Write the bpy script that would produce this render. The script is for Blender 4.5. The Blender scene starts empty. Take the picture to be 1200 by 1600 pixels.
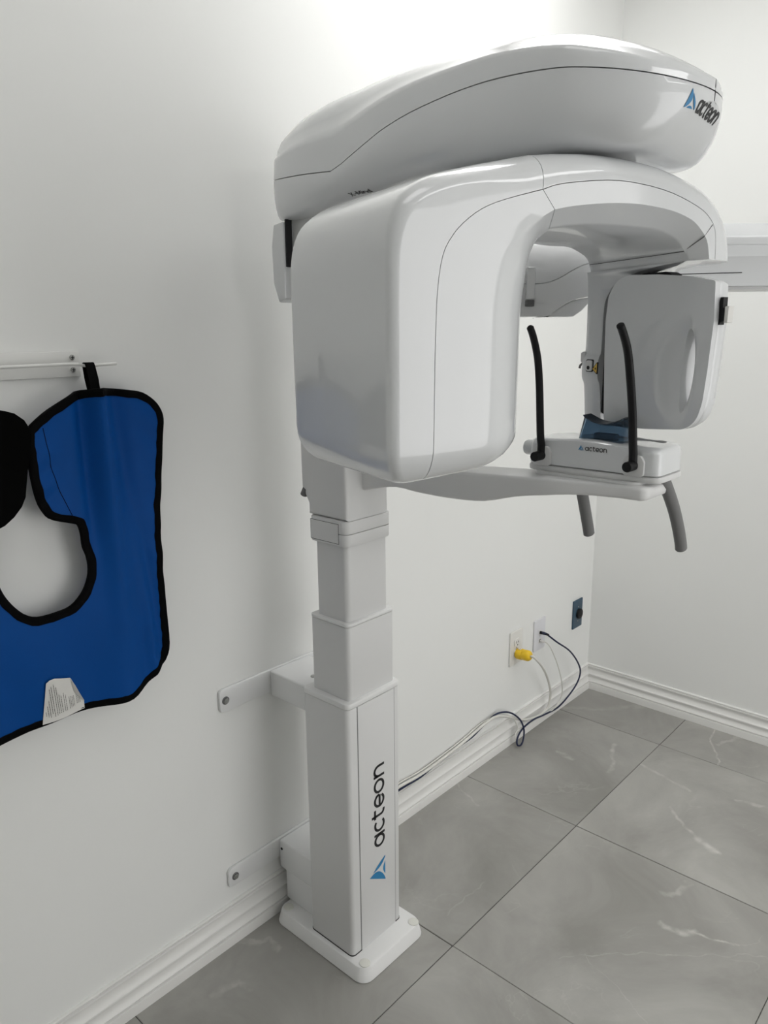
import bpy, bmesh, math, random
from mathutils import Vector, Matrix
from mathutils.bvhtree import BVHTree
from mathutils.geometry import delaunay_2d_cdt

random.seed(4)
PI = math.pi
scene = bpy.context.scene
COL = scene.collection

# ------------------------------------------------------------------ camera
CAM_H = 1.435
f_px, yaw, pitch, roll = 1192.09, math.radians(42.12), math.radians(13.30), math.radians(0.55)
fw = Vector((math.cos(yaw) * math.cos(pitch), math.sin(yaw) * math.cos(pitch), -math.sin(pitch)))
rt = fw.cross(Vector((0, 0, 1))).normalized()
dn = fw.cross(rt)
r2 = rt * math.cos(roll) + dn * math.sin(roll)
d2 = dn * math.cos(roll) - rt * math.sin(roll)
cam_data = bpy.data.cameras.new('camera')
cam_data.sensor_fit = 'HORIZONTAL'
cam_data.sensor_width = 36.0
cam_data.lens = f_px / 1200.0 * 36.0
cam_data.clip_start = 0.02
cam = bpy.data.objects.new('camera', cam_data)
COL.objects.link(cam)
cam.matrix_world = Matrix(((r2.x, -d2.x, -fw.x, 0), (r2.y, -d2.y, -fw.y, 0), (r2.z, -d2.z, -fw.z, CAM_H), (0, 0, 0, 1)))
scene.camera = cam

# ------------------------------------------------------------------ world, exposure
world = bpy.data.worlds.new('world')
scene.world = world
world.use_nodes = True
world.node_tree.nodes['Background'].inputs[0].default_value = (1.0, 0.995, 0.985, 1)
world.node_tree.nodes['Background'].inputs[1].default_value = 1.8
scene.view_settings.view_transform = 'Standard'
scene.view_settings.look = 'None'
scene.view_settings.gamma = 1.0
scene.view_settings.use_curve_mapping = False
scene.view_settings.exposure = 0.56
# ceiling lights: (x, y, size x, size y, strength); the last two are added as fill
LIGHTS = [(1.75, 0.90, 0.6, 0.6, 6.2), (0.55, 0.35, 0.6, 0.6, 1.5), (1.4, -1.2, 1.2, 0.6, 3.2)]

# ------------------------------------------------------------------ materials
def mat(name, col, rough=0.5, metal=0.0, coat=0.0, spec=0.5, trans=0.0, emis=None, estr=0.0, noise=0.0, nscale=40.0, bump=0.0, bscale=200.0, ior=1.45, alpha=1.0):
    m = bpy.data.materials.new(name)
    m.use_nodes = True
    nt = m.node_tree
    b = nt.nodes['Principled BSDF']
    b.inputs['Base Color'].default_value = (*col, 1)
    b.inputs['Roughness'].default_value = rough
    b.inputs['Metallic'].default_value = metal
    b.inputs['Coat Weight'].default_value = coat
    b.inputs['Coat Roughness'].default_value = 0.03
    b.inputs['Specular IOR Level'].default_value = spec
    b.inputs['Transmission Weight'].default_value = trans
    b.inputs['IOR'].default_value = ior
    if emis:
        b.inputs['Emission Color'].default_value = (*emis, 1)
        b.inputs['Emission Strength'].default_value = estr
    tc = None
    if noise or bump:
        tc = nt.nodes.new('ShaderNodeTexCoord')
    if noise:
        n = nt.nodes.new('ShaderNodeTexNoise')
        n.inputs['Scale'].default_value = nscale
        n.inputs['Detail'].default_value = 4
        nt.links.new(tc.outputs['Object'], n.inputs['Vector'])
        mx = nt.nodes.new('ShaderNodeMix')
        mx.data_type = 'RGBA'
        mx.inputs['A'].default_value = (*[c * (1 - noise) for c in col], 1)
        mx.inputs['B'].default_value = (*[min(1, c * (1 + noise)) for c in col], 1)
        nt.links.new(n.outputs['Fac'], mx.inputs['Factor'])
        nt.links.new(mx.outputs['Result'], b.inputs['Base Color'])
    if bump:
        n2 = nt.nodes.new('ShaderNodeTexNoise')
        n2.inputs['Scale'].default_value = bscale
        n2.inputs['Detail'].default_value = 3
        nt.links.new(tc.outputs['Object'], n2.inputs['Vector'])
        bp = nt.nodes.new('ShaderNodeBump')
        bp.inputs['Strength'].default_value = bump
        bp.inputs['Distance'].default_value = 0.002
        nt.links.new(n2.outputs['Fac'], bp.inputs['Height'])
        nt.links.new(bp.outputs['Normal'], b.inputs['Normal'])
    return m

M_wall = mat('wall_paint', (0.82, 0.825, 0.81), 0.65, noise=0.012, nscale=3, bump=0.06, bscale=90)
M_ceil = mat('ceiling_paint', (0.82, 0.82, 0.80), 0.8, noise=0.01, nscale=4)
M_trim = mat('trim_paint', (0.80, 0.795, 0.775), 0.38, noise=0.01, nscale=8)
M_gloss = mat('glossy_white_plastic', (0.665, 0.677, 0.688), 0.30, coat=1.0, noise=0.004, nscale=5)
M_satin = mat('satin_white_metal', (0.675, 0.675, 0.672), 0.36, noise=0.006, nscale=8)
M_brack = mat('white_powder_coat', (0.76, 0.765, 0.765), 0.38, noise=0.006, nscale=8)
M_base = mat('white_moulded_plastic', (0.78, 0.78, 0.775), 0.45, noise=0.01, nscale=20, bump=0.1, bscale=400)
M_disc = mat('ivory_plug_plastic', (0.74, 0.74, 0.69), 0.45, noise=0.01)
M_black = mat('black_rubber', (0.006, 0.006, 0.007), 0.45, spec=0.3, noise=0.2, nscale=60)
M_dark = mat('dark_recess', (0.012, 0.012, 0.014), 0.7, noise=0.1)
M_grey = mat('grey_grip_rubber', (0.155, 0.155, 0.155), 0.55, noise=0.04, nscale=60, bump=0.1, bscale=500)
M_ink = mat('black_ink', (0.008, 0.008, 0.01), 0.35, noise=0.05)
M_blueink = mat('blue_ink', (0.022, 0.20, 0.42), 0.35, noise=0.03)
M_yellow = mat('yellow_plug_plastic', (0.80, 0.52, 0.02), 0.4, noise=0.05, nscale=60)
M_sticker = mat('warning_yellow', (0.75, 0.50, 0.10), 0.4, noise=0.03)
M_plate = mat('outlet_plastic', (0.74, 0.73, 0.70), 0.35, noise=0.01)
M_slate = mat('slate_blue_plate', (0.035, 0.075, 0.115), 0.4, noise=0.06)
M_chrome = mat('screw_metal', (0.42, 0.42, 0.41), 0.28, metal=1.0, noise=0.05)
M_wcable = mat('white_cable_sheath', (0.70, 0.69, 0.65), 0.45, noise=0.02)
M_navy = mat('navy_cable_sheath', (0.008, 0.014, 0.05), 0.35, noise=0.06)
M_cloth = mat('blue_vinyl_cloth', (0.0015, 0.062, 0.27), 0.52, spec=0.12, noise=0.05, nscale=25, bump=0.12, bscale=900)
M_bind = mat('black_binding_tape', (0.0022, 0.0022, 0.0025), 0.85, spec=0.08, noise=0.2, nscale=200)
M_felt = mat('black_felt', (0.002, 0.002, 0.002), 0.95, spec=0.05, noise=0.2, nscale=150)
M_label = mat('label_paper', (0.72, 0.71, 0.68), 0.6, noise=0.02)
M_print = mat('label_print', (0.09, 0.09, 0.095), 0.6, noise=0.05)
M_line = mat('joint_shadow_gap', (0.10, 0.10, 0.105), 0.6, noise=0.05)
M_grout = mat('grout', (0.10, 0.10, 0.095), 0.9, noise=0.1, nscale=60)
M_steelplate = mat('rack_white_metal', (0.72, 0.72, 0.70), 0.4, noise=0.01)
M_window = mat('tinted_blue_plastic', (0.22, 0.31, 0.40), 0.05, trans=0.95, ior=1.25)
M_lamp = mat('lamp_diffuser', (0.9, 0.9, 0.9), 0.5, emis=(1.0, 0.995, 0.985), estr=1.0)

def tile_material():
    m = bpy.data.materials.new('grey_marble_tile')
    m.use_nodes = True
    nt = m.node_tree
    N, L = nt.nodes.new, nt.links.new
    b = nt.nodes['Principled BSDF']
    b.inputs['Roughness'].default_value = 0.33
    geo = N('ShaderNodeNewGeometry')
    oi = N('ShaderNodeObjectInfo')
    # per tile shift of the clouds
    sc = N('ShaderNodeVectorMath'); sc.operation = 'SCALE'
    comb = N('ShaderNodeCombineXYZ')
    L(oi.outputs['Random'], comb.inputs[0]); L(oi.outputs['Random'], comb.inputs[1])
    L(comb.outputs[0], sc.inputs[0]); sc.inputs['Scale'].default_value = 31.0
    add = N('ShaderNodeVectorMath'); add.operation = 'ADD'
    L(geo.outputs['Position'], add.inputs[0]); L(sc.outputs[0], add.inputs[1])
    n1 = N('ShaderNodeTexNoise'); n1.inputs['Scale'].default_value = 2.6; n1.inputs['Detail'].default_value = 7; n1.inputs['Roughness'].default_value = 0.62; n1.inputs['Distortion'].default_value = 0.7
    L(add.outputs[0], n1.inputs['Vector'])
    r1 = N('ShaderNodeValToRGB')
    e = r1.color_ramp.elements
    e[0].position = 0.30; e[0].color = (0.262, 0.255, 0.236, 1)
    e[1].position = 0.72; e[1].color = (0.430, 0.424, 0.398, 1)
    L(n1.outputs['Fac'], r1.inputs['Fac'])
    # faint hair veins
    n2 = N('ShaderNodeTexNoise'); n2.inputs['Scale'].default_value = 2.2; n2.inputs['Detail'].default_value = 5; n2.inputs['Distortion'].default_value = 1.6
    L(add.outputs[0], n2.inputs['Vector'])
    ab = N('ShaderNodeMath'); ab.operation = 'SUBTRACT'; ab.inputs[1].default_value = 0.5
    L(n2.outputs['Fac'], ab.inputs[0])
    ab2 = N('ShaderNodeMath'); ab2.operation = 'ABSOLUTE'; L(ab.outputs[0], ab2.inputs[0])
    r2_ = N('ShaderNodeMapRange'); r2_.inputs['From Min'].default_value = 0.0; r2_.inputs['From Max'].default_value = 0.006; r2_.inputs['To Min'].default_value = 0.14; r2_.inputs['To Max'].default_value = 0.0
    L(ab2.outputs[0], r2_.inputs['Value'])
    n3 = N('ShaderNodeTexNoise'); n3.inputs['Scale'].default_value = 5.0
    L(add.outputs[0], n3.inputs['Vector'])
    r3 = N('ShaderNodeMapRange'); r3.inputs['From Min'].default_value = 0.5; r3.inputs['From Max'].default_value = 0.62
    L(n3.outputs['Fac'], r3.inputs['Value'])
    hv = N('ShaderNodeMath'); hv.operation = 'MULTIPLY'; L(r2_.outputs[0], hv.inputs[0]); L(r3.outputs[0], hv.inputs[1])
    # bold white veins of the stone print, as wobbly line segments on the floor plan
    wob = N('ShaderNodeTexNoise'); wob.inputs['Scale'].default_value = 22.0; wob.inputs['Detail'].default_value = 4
    L(geo.outputs['Position'], wob.inputs['Vector'])
    wsub = N('ShaderNodeVectorMath'); wsub.operation = 'SUBTRACT'; wsub.inputs[1].default_value = (0.5, 0.5, 0.5)
    L(wob.outputs['Color'], wsub.inputs[0])
    wsc = N('ShaderNodeVectorMath'); wsc.operation = 'SCALE'; wsc.inputs['Scale'].default_value = 0.034
    L(wsub.outputs[0], wsc.inputs[0])
    wp = N('ShaderNodeVectorMath'); wp.operation = 'ADD'
    L(geo.outputs['Position'], wp.inputs[0]); L(wsc.outputs[0], wp.inputs[1])
    flat = N('ShaderNodeVectorMath'); flat.operation = 'MULTIPLY'; flat.inputs[1].default_value = (1, 1, 0)
    L(wp.outputs[0], flat.inputs[0])
    P = flat.outputs[0]
    veins = [  # points, width, strength
        ([(2.701, .804), (2.614, .80), (2.542, .753), (2.468, .715)], .0045, .8),
        ([(2.598, .766), (2.653, .742), (2.712, .722)], .010, .45),
        ([(2.295, .912), (2.275, .82), (2.251, .738)], .008, .45),
        ([(2.128, .75), (2.073, .693), (2.033, .627)], .007, .5),
        ([(2.033, .627), (2.007, .568)], .016, .8),
        ([(1.644, .575), (1.645, .531), (1.672, .502)], .012, .75),
        ([(1.672, .502), (1.68, .452), (1.702, .403)], .005, .8),
        ([(1.749, .617), (1.774, .582), (1.83, .579)], .012, .45),
        ([(2.359, 1.04), (2.285, 1.016), (2.257, .986), (2.186, .979)], .010, .6),
        ([(2.183, 1.164), (2.172, 1.102)], .012, .5),
        ([(1.802, 1.322), (1.771, 1.271), (1.744, 1.199)], .005, .5),
        ([(.784, 1.232), (.808, 1.23), (.838, 1.222), (.851, 1.181)], .012, .38),
        ([(.918, 1.315), (.939, 1.279), (.97, 1.268), (.961, 1.222)], .010, .42),
        ([(1.431, .675), (1.396, .578), (1.349, .483)], .0016, .35),
        ([(1.381, .714), (1.427, .673), (1.52, .573), (1.711, .346)], .0025, .3),
        ([(1.318, .987), (1.405, .991), (1.477, .98)], .003, .25),
        ([(2.298, .606), (2.322, .52)], .010, .6),
        ([(2.486, 1.314), (2.553, 1.212), (2.687, 1.091)], .020, .22),
    ]
    total = None
    for pts, w, st in veins:
        for (ax, ay), (bx, by) in zip(pts[:-1], pts[1:]):
            d = Vector((bx - ax, by - ay, 0)); dd = d.length_squared
            pa = N('ShaderNodeVectorMath'); pa.operation = 'SUBTRACT'; pa.inputs[1].default_value = (ax, ay, 0); L(P, pa.inputs[0])
            dt = N('ShaderNodeVectorMath'); dt.operation = 'DOT_PRODUCT'; dt.inputs[1].default_value = d / dd; L(pa.outputs[0], dt.inputs[0])
            cl = N('ShaderNodeClamp'); L(dt.outputs['Value'], cl.inputs['Value'])
            s = N('ShaderNodeVectorMath'); s.operation = 'SCALE'; s.inputs[0].default_value = d; L(cl.outputs[0], s.inputs['Scale'])
            di = N('ShaderNodeVectorMath'); di.operation = 'DISTANCE'; L(pa.outputs[0], di.inputs[0]); L(s.outputs[0], di.inputs[1])
            mr = N('ShaderNodeMapRange'); mr.interpolation_type = 'SMOOTHSTEP'
            mr.inputs['From Min'].default_value = w * 0.15; mr.inputs['From Max'].default_value = w * 1.1
            mr.inputs['To Min'].default_value = st; mr.inputs['To Max'].default_value = 0
            L(di.outputs['Value'], mr.inputs['Value'])
            if total is None:
                total = mr.outputs[0]
            else:
                mm = N('ShaderNodeMath'); mm.operation = 'MAXIMUM'; L(total, mm.inputs[0]); L(mr.outputs[0], mm.inputs[1]); total = mm.outputs[0]
    nb = N('ShaderNodeTexNoise'); nb.inputs['Scale'].default_value = 30.0; nb.inputs['Detail'].default_value = 5
    L(geo.outputs['Position'], nb.inputs['Vector'])
    rb = N('ShaderNodeMapRange'); rb.inputs['From Min'].default_value = 0.36; rb.inputs['From Max'].default_value = 0.66; rb.inputs['To Min'].default_value = 0.12; rb.inputs['To Max'].default_value = 0.95
    L(nb.outputs['Fac'], rb.inputs['Value'])
    tm = N('ShaderNodeMath'); tm.operation = 'MULTIPLY'; L(total, tm.inputs[0]); L(rb.outputs[0], tm.inputs[1])
    mm = N('ShaderNodeMath'); mm.operation = 'MAXIMUM'; L(tm.outputs[0], mm.inputs[0]); L(hv.outputs[0], mm.inputs[1])
    mix = N('ShaderNodeMix'); mix.data_type = 'RGBA'
    mix.inputs['B'].default_value = (0.62, 0.61, 0.58, 1)
    L(r1.outputs[0], mix.inputs['A']); L(mm.outputs[0], mix.inputs['Factor'])
    # a slight lightness change from tile to tile
    hs = N('ShaderNodeHueSaturation')
    mrv = N('ShaderNodeMapRange'); mrv.inputs['To Min'].default_value = 0.92; mrv.inputs['To Max'].default_value = 1.08
    L(oi.outputs['Random'], mrv.inputs['Value']); L(mrv.outputs[0], hs.inputs['Value'])
    L(mix.outputs['Result'], hs.inputs['Color'])
    L(hs.outputs[0], b.inputs['Base Color'])
    rr = N('ShaderNodeMapRange'); rr.inputs['To Min'].default_value = 0.28; rr.inputs['To Max'].default_value = 0.42
    L(n1.outputs['Fac'], rr.inputs['Value']); L(rr.outputs[0], b.inputs['Roughness'])
    return m
M_tile = tile_material()

# ------------------------------------------------------------------ mesh helpers
def link(name, bm, m, parent=None, smooth=35.0, loc=None):
    bm.normal_update()
    me = bpy.data.meshes.new(name)
    bm.to_mesh(me); bm.free()
    me.materials.append(m)
    if smooth:
        me.shade_smooth()
        me.set_sharp_from_angle(angle=math.radians(smooth))
    o = bpy.data.objects.new(name, me)
    COL.objects.link(o)
    if loc: o.location = loc
    if parent is not None:
        o.parent = parent
        o.matrix_parent_inverse = Matrix.Translation(-world_loc(parent))
    return o

def world_loc(o):
    v = Vector(o.location)
    return v   # parents here are unrotated; children keep world coordinates through the inverse

def empty(name, label, cat, loc=(0, 0, 0), group=None):
    o = bpy.data.objects.new(name, None)
    o.empty_display_size = 0.05
    o.location = loc
    COL.objects.link(o)
    o['label'] = label; o['category'] = cat
    if group: o['group'] = group
    return o

def tag(o, label, cat, group=None):
    o['label'] = label; o['category'] = cat
    if group: o['group'] = group
    return o

def struct(o):
    o['kind'] = 'structure'
    return o

def box(bm, x0, x1, y0, y1, z0, z1, bev=0.0, seg=3, vert_only=False):
    r = bmesh.ops.create_cube(bm, size=1.0)
    vs = r['verts']
    for v in vs:
        v.co = Vector((x0 + (v.co.x + .5) * (x1 - x0), y0 + (v.co.y + .5) * (y1 - y0), z0 + (v.co.z + .5) * (z1 - z0)))
    if bev:
        es = list({e for v in vs for e in v.link_edges})
        if vert_only:
            es = [e for e in es if abs(e.verts[0].co.z - e.verts[1].co.z) > 1e-5]
        bmesh.ops.bevel(bm, geom=es, offset=bev, segments=seg, profile=0.5, affect='EDGES', clamp_overlap=True)
    return bm

def rounded(pts, radii, seg=6):
    """2D polygon with filleted corners"""
    out = []
    n = len(pts)
    if not isinstance(radii, (list, tuple)): radii = [radii] * n
    for i in range(n):
        p = Vector(pts[i]); a = Vector(pts[i - 1]); c = Vector(pts[(i + 1) % n])
        r = radii[i]
        if r <= 0:
            out.append(p); continue
        u = (a - p); w = (c - p); lu, lw = u.length, w.length
        u /= lu; w /= lw
        ang = math.acos(max(-1, min(1, u.dot(w))))
        t = min(r / math.tan(ang / 2), lu * .49, lw * .49)
        rr = t * math.tan(ang / 2)
        cen = p + (u + w).normalized() * (rr / math.sin(ang / 2))
        s = p + u * t; e = p + w * t
        a0 = math.atan2(s.y - cen.y, s.x - cen.x); a1 = math.atan2(e.y - cen.y, e.x - cen.x)
        da = (a1 - a0 + PI) % (2 * PI) - PI
        for k in range(seg + 1):
            q = a0 + da * k / seg
            out.append(cen + Vector((math.cos(q), math.sin(q))) * rr)
    return out

def prism(bm, poly, O, ex, ey, ez, d0, d1, bev=0.0, seg=2):
    """poly in (ex, ey), extruded from d0 to d1 along ez"""
    O, ex, ey, ez = Vector(O), Vector(ex), Vector(ey), Vector(ez)
    def ring(k, d): return [bm.verts.new(O + ex * p[0] + ey * p[1] + ez * d) for p in k]
    n = len(poly)
    layers = []
    if bev:
        c = [Vector(p) for p in poly]
        area = sum(c[i].x * c[(i + 1) % n].y - c[(i + 1) % n].x * c[i].y for i in range(n))
        sg = 1 if area > 0 else -1
        def inset(k):
            out = []
            for i in range(n):
                a, p, q = c[i - 1], c[i], c[(i + 1) % n]
                t1 = (p - a); t2 = (q - p)
                if t1.length < 1e-9 or t2.length < 1e-9: out.append(p); continue
                t1.normalize(); t2.normalize()
                n1 = Vector((-t1.y, t1.x)) * sg; n2 = Vector((-t2.y, t2.x)) * sg
                m = n1 + n2
                if m.length < 1e-6: out.append(p + n1 * k); continue
                m.normalize()
                out.append(p + m * (k / max(.4, m.dot(n1))))
            return out
        s = 1 if d1 > d0 else -1
        for k in range(seg + 1):
            a = PI / 2 * k / seg
            layers.append(ring(inset(bev * (1 - math.sin(a))), d0 + s * bev * (1 - math.cos(a))))
        for k in range(seg, -1, -1):
            a = PI / 2 * k / seg
            layers.append(ring(inset(bev * (1 - math.sin(a))), d1 - s * bev * (1 - math.cos(a))))
    else:
        layers = [ring(poly, d0), ring(poly, d1)]
    loft(bm, layers, True, True, True)
    bmesh.ops.recalc_face_normals(bm, faces=bm.faces[:])
    return bm

def loft(bm, layers, closed=True, cap0=False, cap1=False):
    for a, b in zip(layers[:-1], layers[1:]):
        n = len(a)
        for i in range(n if closed else n - 1):
            j = (i + 1) % n
            try: bm.faces.new((a[i], a[j], b[j], b[i]))
            except ValueError: pass
    if cap0: bm.faces.new(layers[0])
    if cap1: bm.faces.new(layers[-1])

def loftpts(bm, rings, closed=True, cap0=False, cap1=False):
    L = [[bm.verts.new(p) for p in r] for r in rings]
    loft(bm, L, closed, cap0, cap1)
    return bm

def catmull(pts, per=8):
    P = [Vector(p) for p in pts]
    out = []
    for i in range(len(P) - 1):
        p0 = P[max(0, i - 1)]; p1 = P[i]; p2 = P[i + 1]; p3 = P[min(len(P) - 1, i + 2)]
        for k in range(per):
            t = k / per
            out.append(0.5 * ((2 * p1) + (p2 - p0) * t + (2 * p0 - 5 * p1 + 4 * p2 - p3) * t * t + (3 * p1 - p0 - 3 * p2 + p3) * t ** 3))
    out.append(P[-1])
    return out

def tube(bm, path, radius, sides=10, caps=True, flat=None):
    """round or oval tube; radius a number or a function of 0..1; flat=(axis vector, factor) squashes along that axis"""
    P = [Vector(p) for p in path]
    n = len(P)
    rings = []
    prev = None
    for i in range(n):
        t = (P[min(n - 1, i + 1)] - P[max(0, i - 1)]).normalized()
        if prev is None:
            up = Vector((0, 0, 1)) if abs(t.z) < .9 else Vector((1, 0, 0))
            u = t.cross(up).normalized()
        else:
            u = (prev - t * prev.dot(t)).normalized()
        prev = u
        w = t.cross(u)
        r = radius(i / (n - 1)) if callable(radius) else radius
        ring = []
        for k in range(sides):
            a = 2 * PI * k / sides
            q = u * math.cos(a) * r + w * math.sin(a) * r
            if flat:
                ax = Vector(flat[0]).normalized()
                q -= ax * q.dot(ax) * (1 - flat[1])
            ring.append(P[i] + q)
        rings.append(ring)
    loftpts(bm, rings, True, caps, caps)
    bmesh.ops.recalc_face_normals(bm, faces=bm.faces[:])
    return bm

def disc(bm, c, axis, r, h, sides=24, bev=0.0):
    """short cylinder along axis from c"""
    c, ax = Vector(c), Vector(axis).normalized()
    up = Vector((0, 0, 1)) if abs(ax.z) < .9 else Vector((1, 0, 0))
    u = ax.cross(up).normalized(); w = ax.cross(u)
    prof = [(r, 0), (r, h - bev), (r - bev * .3, h - bev * .3), (r - bev, h)] if bev else [(r, 0), (r, h)]
    loftpts(bm, [[c + ax * d + (u * math.cos(2 * PI * k / sides) + w * math.sin(2 * PI * k / sides)) * q for k in range(sides)] for q, d in prof], True, True, True)
    bmesh.ops.recalc_face_normals(bm, faces=bm.faces[:])
    return bm

def fillpoly(outline, step, seedpts=None, loops=()):
    """triangulated 2D region with interior points"""
    O = [Vector(p) for p in outline]
    xs = [p.x for p in O]; ys = [p.y for p in O]
    def inside(x, y):
        c = False
        for i in range(len(O)):
            a, b = O[i - 1], O[i]
            if (a.y > y) != (b.y > y) and x < (b.x - a.x) * (y - a.y) / (b.y - a.y) + a.x: c = not c
        return c
    pts = list(O)
    row = 0
    y = min(ys) + step / 2
    while y < max(ys):
        x = min(xs) + (step / 2 if row % 2 else 0)
        while x < max(xs):
            if inside(x, y) and min((Vector((x, y)) - p).length_squared for p in O) > (step * .45) ** 2:
                pts.append(Vector((x, y)))
            x += step
        y += step * .87; row += 1
    n = len(O)
    if seedpts:
        sp = [Vector(p) for p in seedpts]
        pts = pts[:n] + [p for p in pts[n:] if min((p - q).length_squared for q in sp) > (step * .5) ** 2] + sp
    ed = [(i, (i + 1) % n) for i in range(n)]
    for lp in loops:
        lp = [Vector(p) for p in lp]
        pts = pts[:n] + [p for p in pts[n:] if min((p - q).length_squared for q in lp) > 2.5e-6]
    for lp in loops:
        b0 = len(pts); pts += [Vector(p) for p in lp]
        ed += [(b0 + i, b0 + (i + 1) % len(lp)) for i in range(len(lp))]
    r = delaunay_2d_cdt(pts, ed, [], 1, 1e-6)
    return r[0], r[2]

def resample(pts, step, closed=True):
    P = [Vector(p) for p in pts]
    if closed: P.append(P[0])
    out = []
    for a, b in zip(P[:-1], P[1:]):
        k = max(1, round((b - a).length / step))
        for i in range(k): out.append(a.lerp(b, i / k))
    if not closed: out.append(P[-1])
    return out

def sstep(a, b, x):
    t = max(0, min(1, (x - a) / (b - a)))
    return t * t * (3 - 2 * t)

# ------------------------------------------------------------------ lettering (drawn as strokes, x-height 1)
def arc(cx, cy, rx, ry, a0, a1, n=22):
    return [(cx + rx * math.cos(math.radians(a0 + (a1 - a0) * i / n)), cy + ry * math.sin(math.radians(a0 + (a1 - a0) * i / n))) for i in range(n + 1)]
def line(a, b, n=8):
    return [(a[0] + (b[0] - a[0]) * i / n, a[1] + (b[1] - a[1]) * i / n) for i in range(n + 1)]
GLYPHS = {
    'a': (1.22, [arc(.50, .5, .42, .42, 0, 360, 32), line((1.0, .0), (1.0, 1.0))]),
    'c': (1.06, [arc(.52, .5, .44, .42, 48, 312, 28)]),
    't': (.86, [line((.02, .92), (.74, .92)), line((.24, 1.22), (.24, .35)) + arc(.53, .35, .29, .27, 180, 285, 10)]),
    'e': (1.12, [arc(.52, .5, .44, .42, 2, 325, 30), line((.10, .46), (.95, .46))]),
    'o': (1.18, [arc(.53, .5, .46, .42, 0, 360, 32)]),
    'X': (1.15, [line((.05, 0), (.95, 1.35)), line((.05, 1.35), (.95, 0))]),
    '-': (.75, [line((.12, .6), (.58, .6))]),
    'M': (1.40, [line((.12, 0), (.12, 1.35)), line((.12, 1.35), (.65, .35)), line((.65, .35), (1.18, 1.35)), line((1.18, 1.35), (1.18, 0))]),
    'i': (.40, [line((.18, 0), (.18, 1.0)), line((.18, 1.22), (.18, 1.38), 2)]),
    'd': (1.15, [arc(.50, .5, .40, .42, 0, 360, 28), line((.95, 0), (.95, 1.4))]),
    'n': (1.02, [line((.12, 0), (.12, 1.0)), line((.90, 0), (.90, .5)) + arc(.51, .5, .39, .42, 0, 165, 14)]),
}
def ribbon(pts, w):
    P = [Vector(p) for p in pts]
    n = len(P); quads = []
    closed = (P[0] - P[-1]).length < 1e-6
    L, R = [], []
    for i in range(n):
        if closed: t = (P[(i + 1) % (n - 1)] - P[(i - 1) % (n - 1)])
        else: t = P[min(n - 1, i + 1)] - P[max(0, i - 1)]
        t.normalize()
        nn = Vector((-t.y, t.x)) * (w / 2)
        L.append(P[i] + nn); R.append(P[i] - nn)
    for i in range(n - 1): quads.append((L[i], L[i + 1], R[i + 1], R[i]))
    return quads
def word_quads(word, weight):
    x = 0; out = []
    for ch in word:
        adv, strokes = GLYPHS[ch]
        for s in strokes:
            out += [tuple(Vector((p.x + x, p.y)) for p in q) for q in ribbon(s, weight)]
        x += adv
    return out, x
def mark_quads():
    """the three blades of the triangular mark, 1.85 wide, 1.5 high; strips between two edges"""
    out = []
    def strip(A, B):
        for i in range(len(A) - 1):
            out.append(tuple(Vector(p) for p in (A[i], A[i + 1], B[i + 1], B[i])))
    n = 12
    T = [i / n for i in range(n + 1)]
    strip([(.9 * t, 1.5 * t) for t in T], [(.9 * t + .52 * math.sin(PI * t ** .8) + .10 * (1 - t), 1.5 * t) for t in T])
    a, b = Vector((1.10, 1.16)), Vector((1.85, 0))
    strip([tuple(a.lerp(b, t) + Vector((.03, .02)) * math.sin(PI * t)) for t in T], [tuple(a.lerp(b, t) + Vector((-.15, -.10)) * math.sin(PI * t) - Vector((.10 * t, 0))) for t in T])
    strip([(.42 + 1.0 * t, 0) for t in T], [(.42 + 1.0 * t, .20 * math.sin(PI * t)) for t in T])
    return out
def decal(name, quads, mapf, m, parent, lift=0.0004):
    bm = bmesh.new()
    for q in quads:
        vs = [bm.verts.new(mapf(p.x, p.y)) for p in q]
        try: bm.faces.new(vs)
        except ValueError: pass
    bmesh.ops.remove_doubles(bm, verts=bm.verts[:], dist=1e-5)
    bmesh.ops.solidify(bm, geom=bm.faces[:], thickness=lift)
    return link(name, bm, m, parent, smooth=0)

# ================================================================== SETTING
WY, WX = 1.335, 2.717
RX0, RY0, CZ = -1.1, -1.9, 2.70
def slab(name, m, *b):
    bm = bmesh.new(); box(bm, *b)
    return struct(link(name, bm, m, smooth=0))
slab('wall_left', M_wall, RX0 - .1, WX + .1, WY, WY + .1, -.1, CZ + .1)
slab('wall_right', M_wall, WX, WX + .1, RY0 - .1, WY, -.1, CZ + .1)
slab('wall_back', M_wall, RX0 - .1, RX0, RY0 - .1, WY, -.1, CZ + .1)
bm = bmesh.new()
DX0, DX1, DZ = 0.9, 2.5, 2.15                       # unseen opening behind the viewer, added to let in even frontal light
box(bm, RX0, DX0, RY0 - .1, RY0, -.1, CZ + .1); box(bm, DX1, WX, RY0 - .1, RY0, -.1, CZ + .1); box(bm, DX0, DX1, RY0 - .1, RY0, DZ, CZ + .1)
struct(link('wall_near', bm, M_wall, smooth=0))
slab('ceiling', M_ceil, RX0, WX, RY0, WY, CZ, CZ + .1)
floor = slab('floor', M_grout, RX0, WX, RY0, WY, -.1, -.0022)

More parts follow.
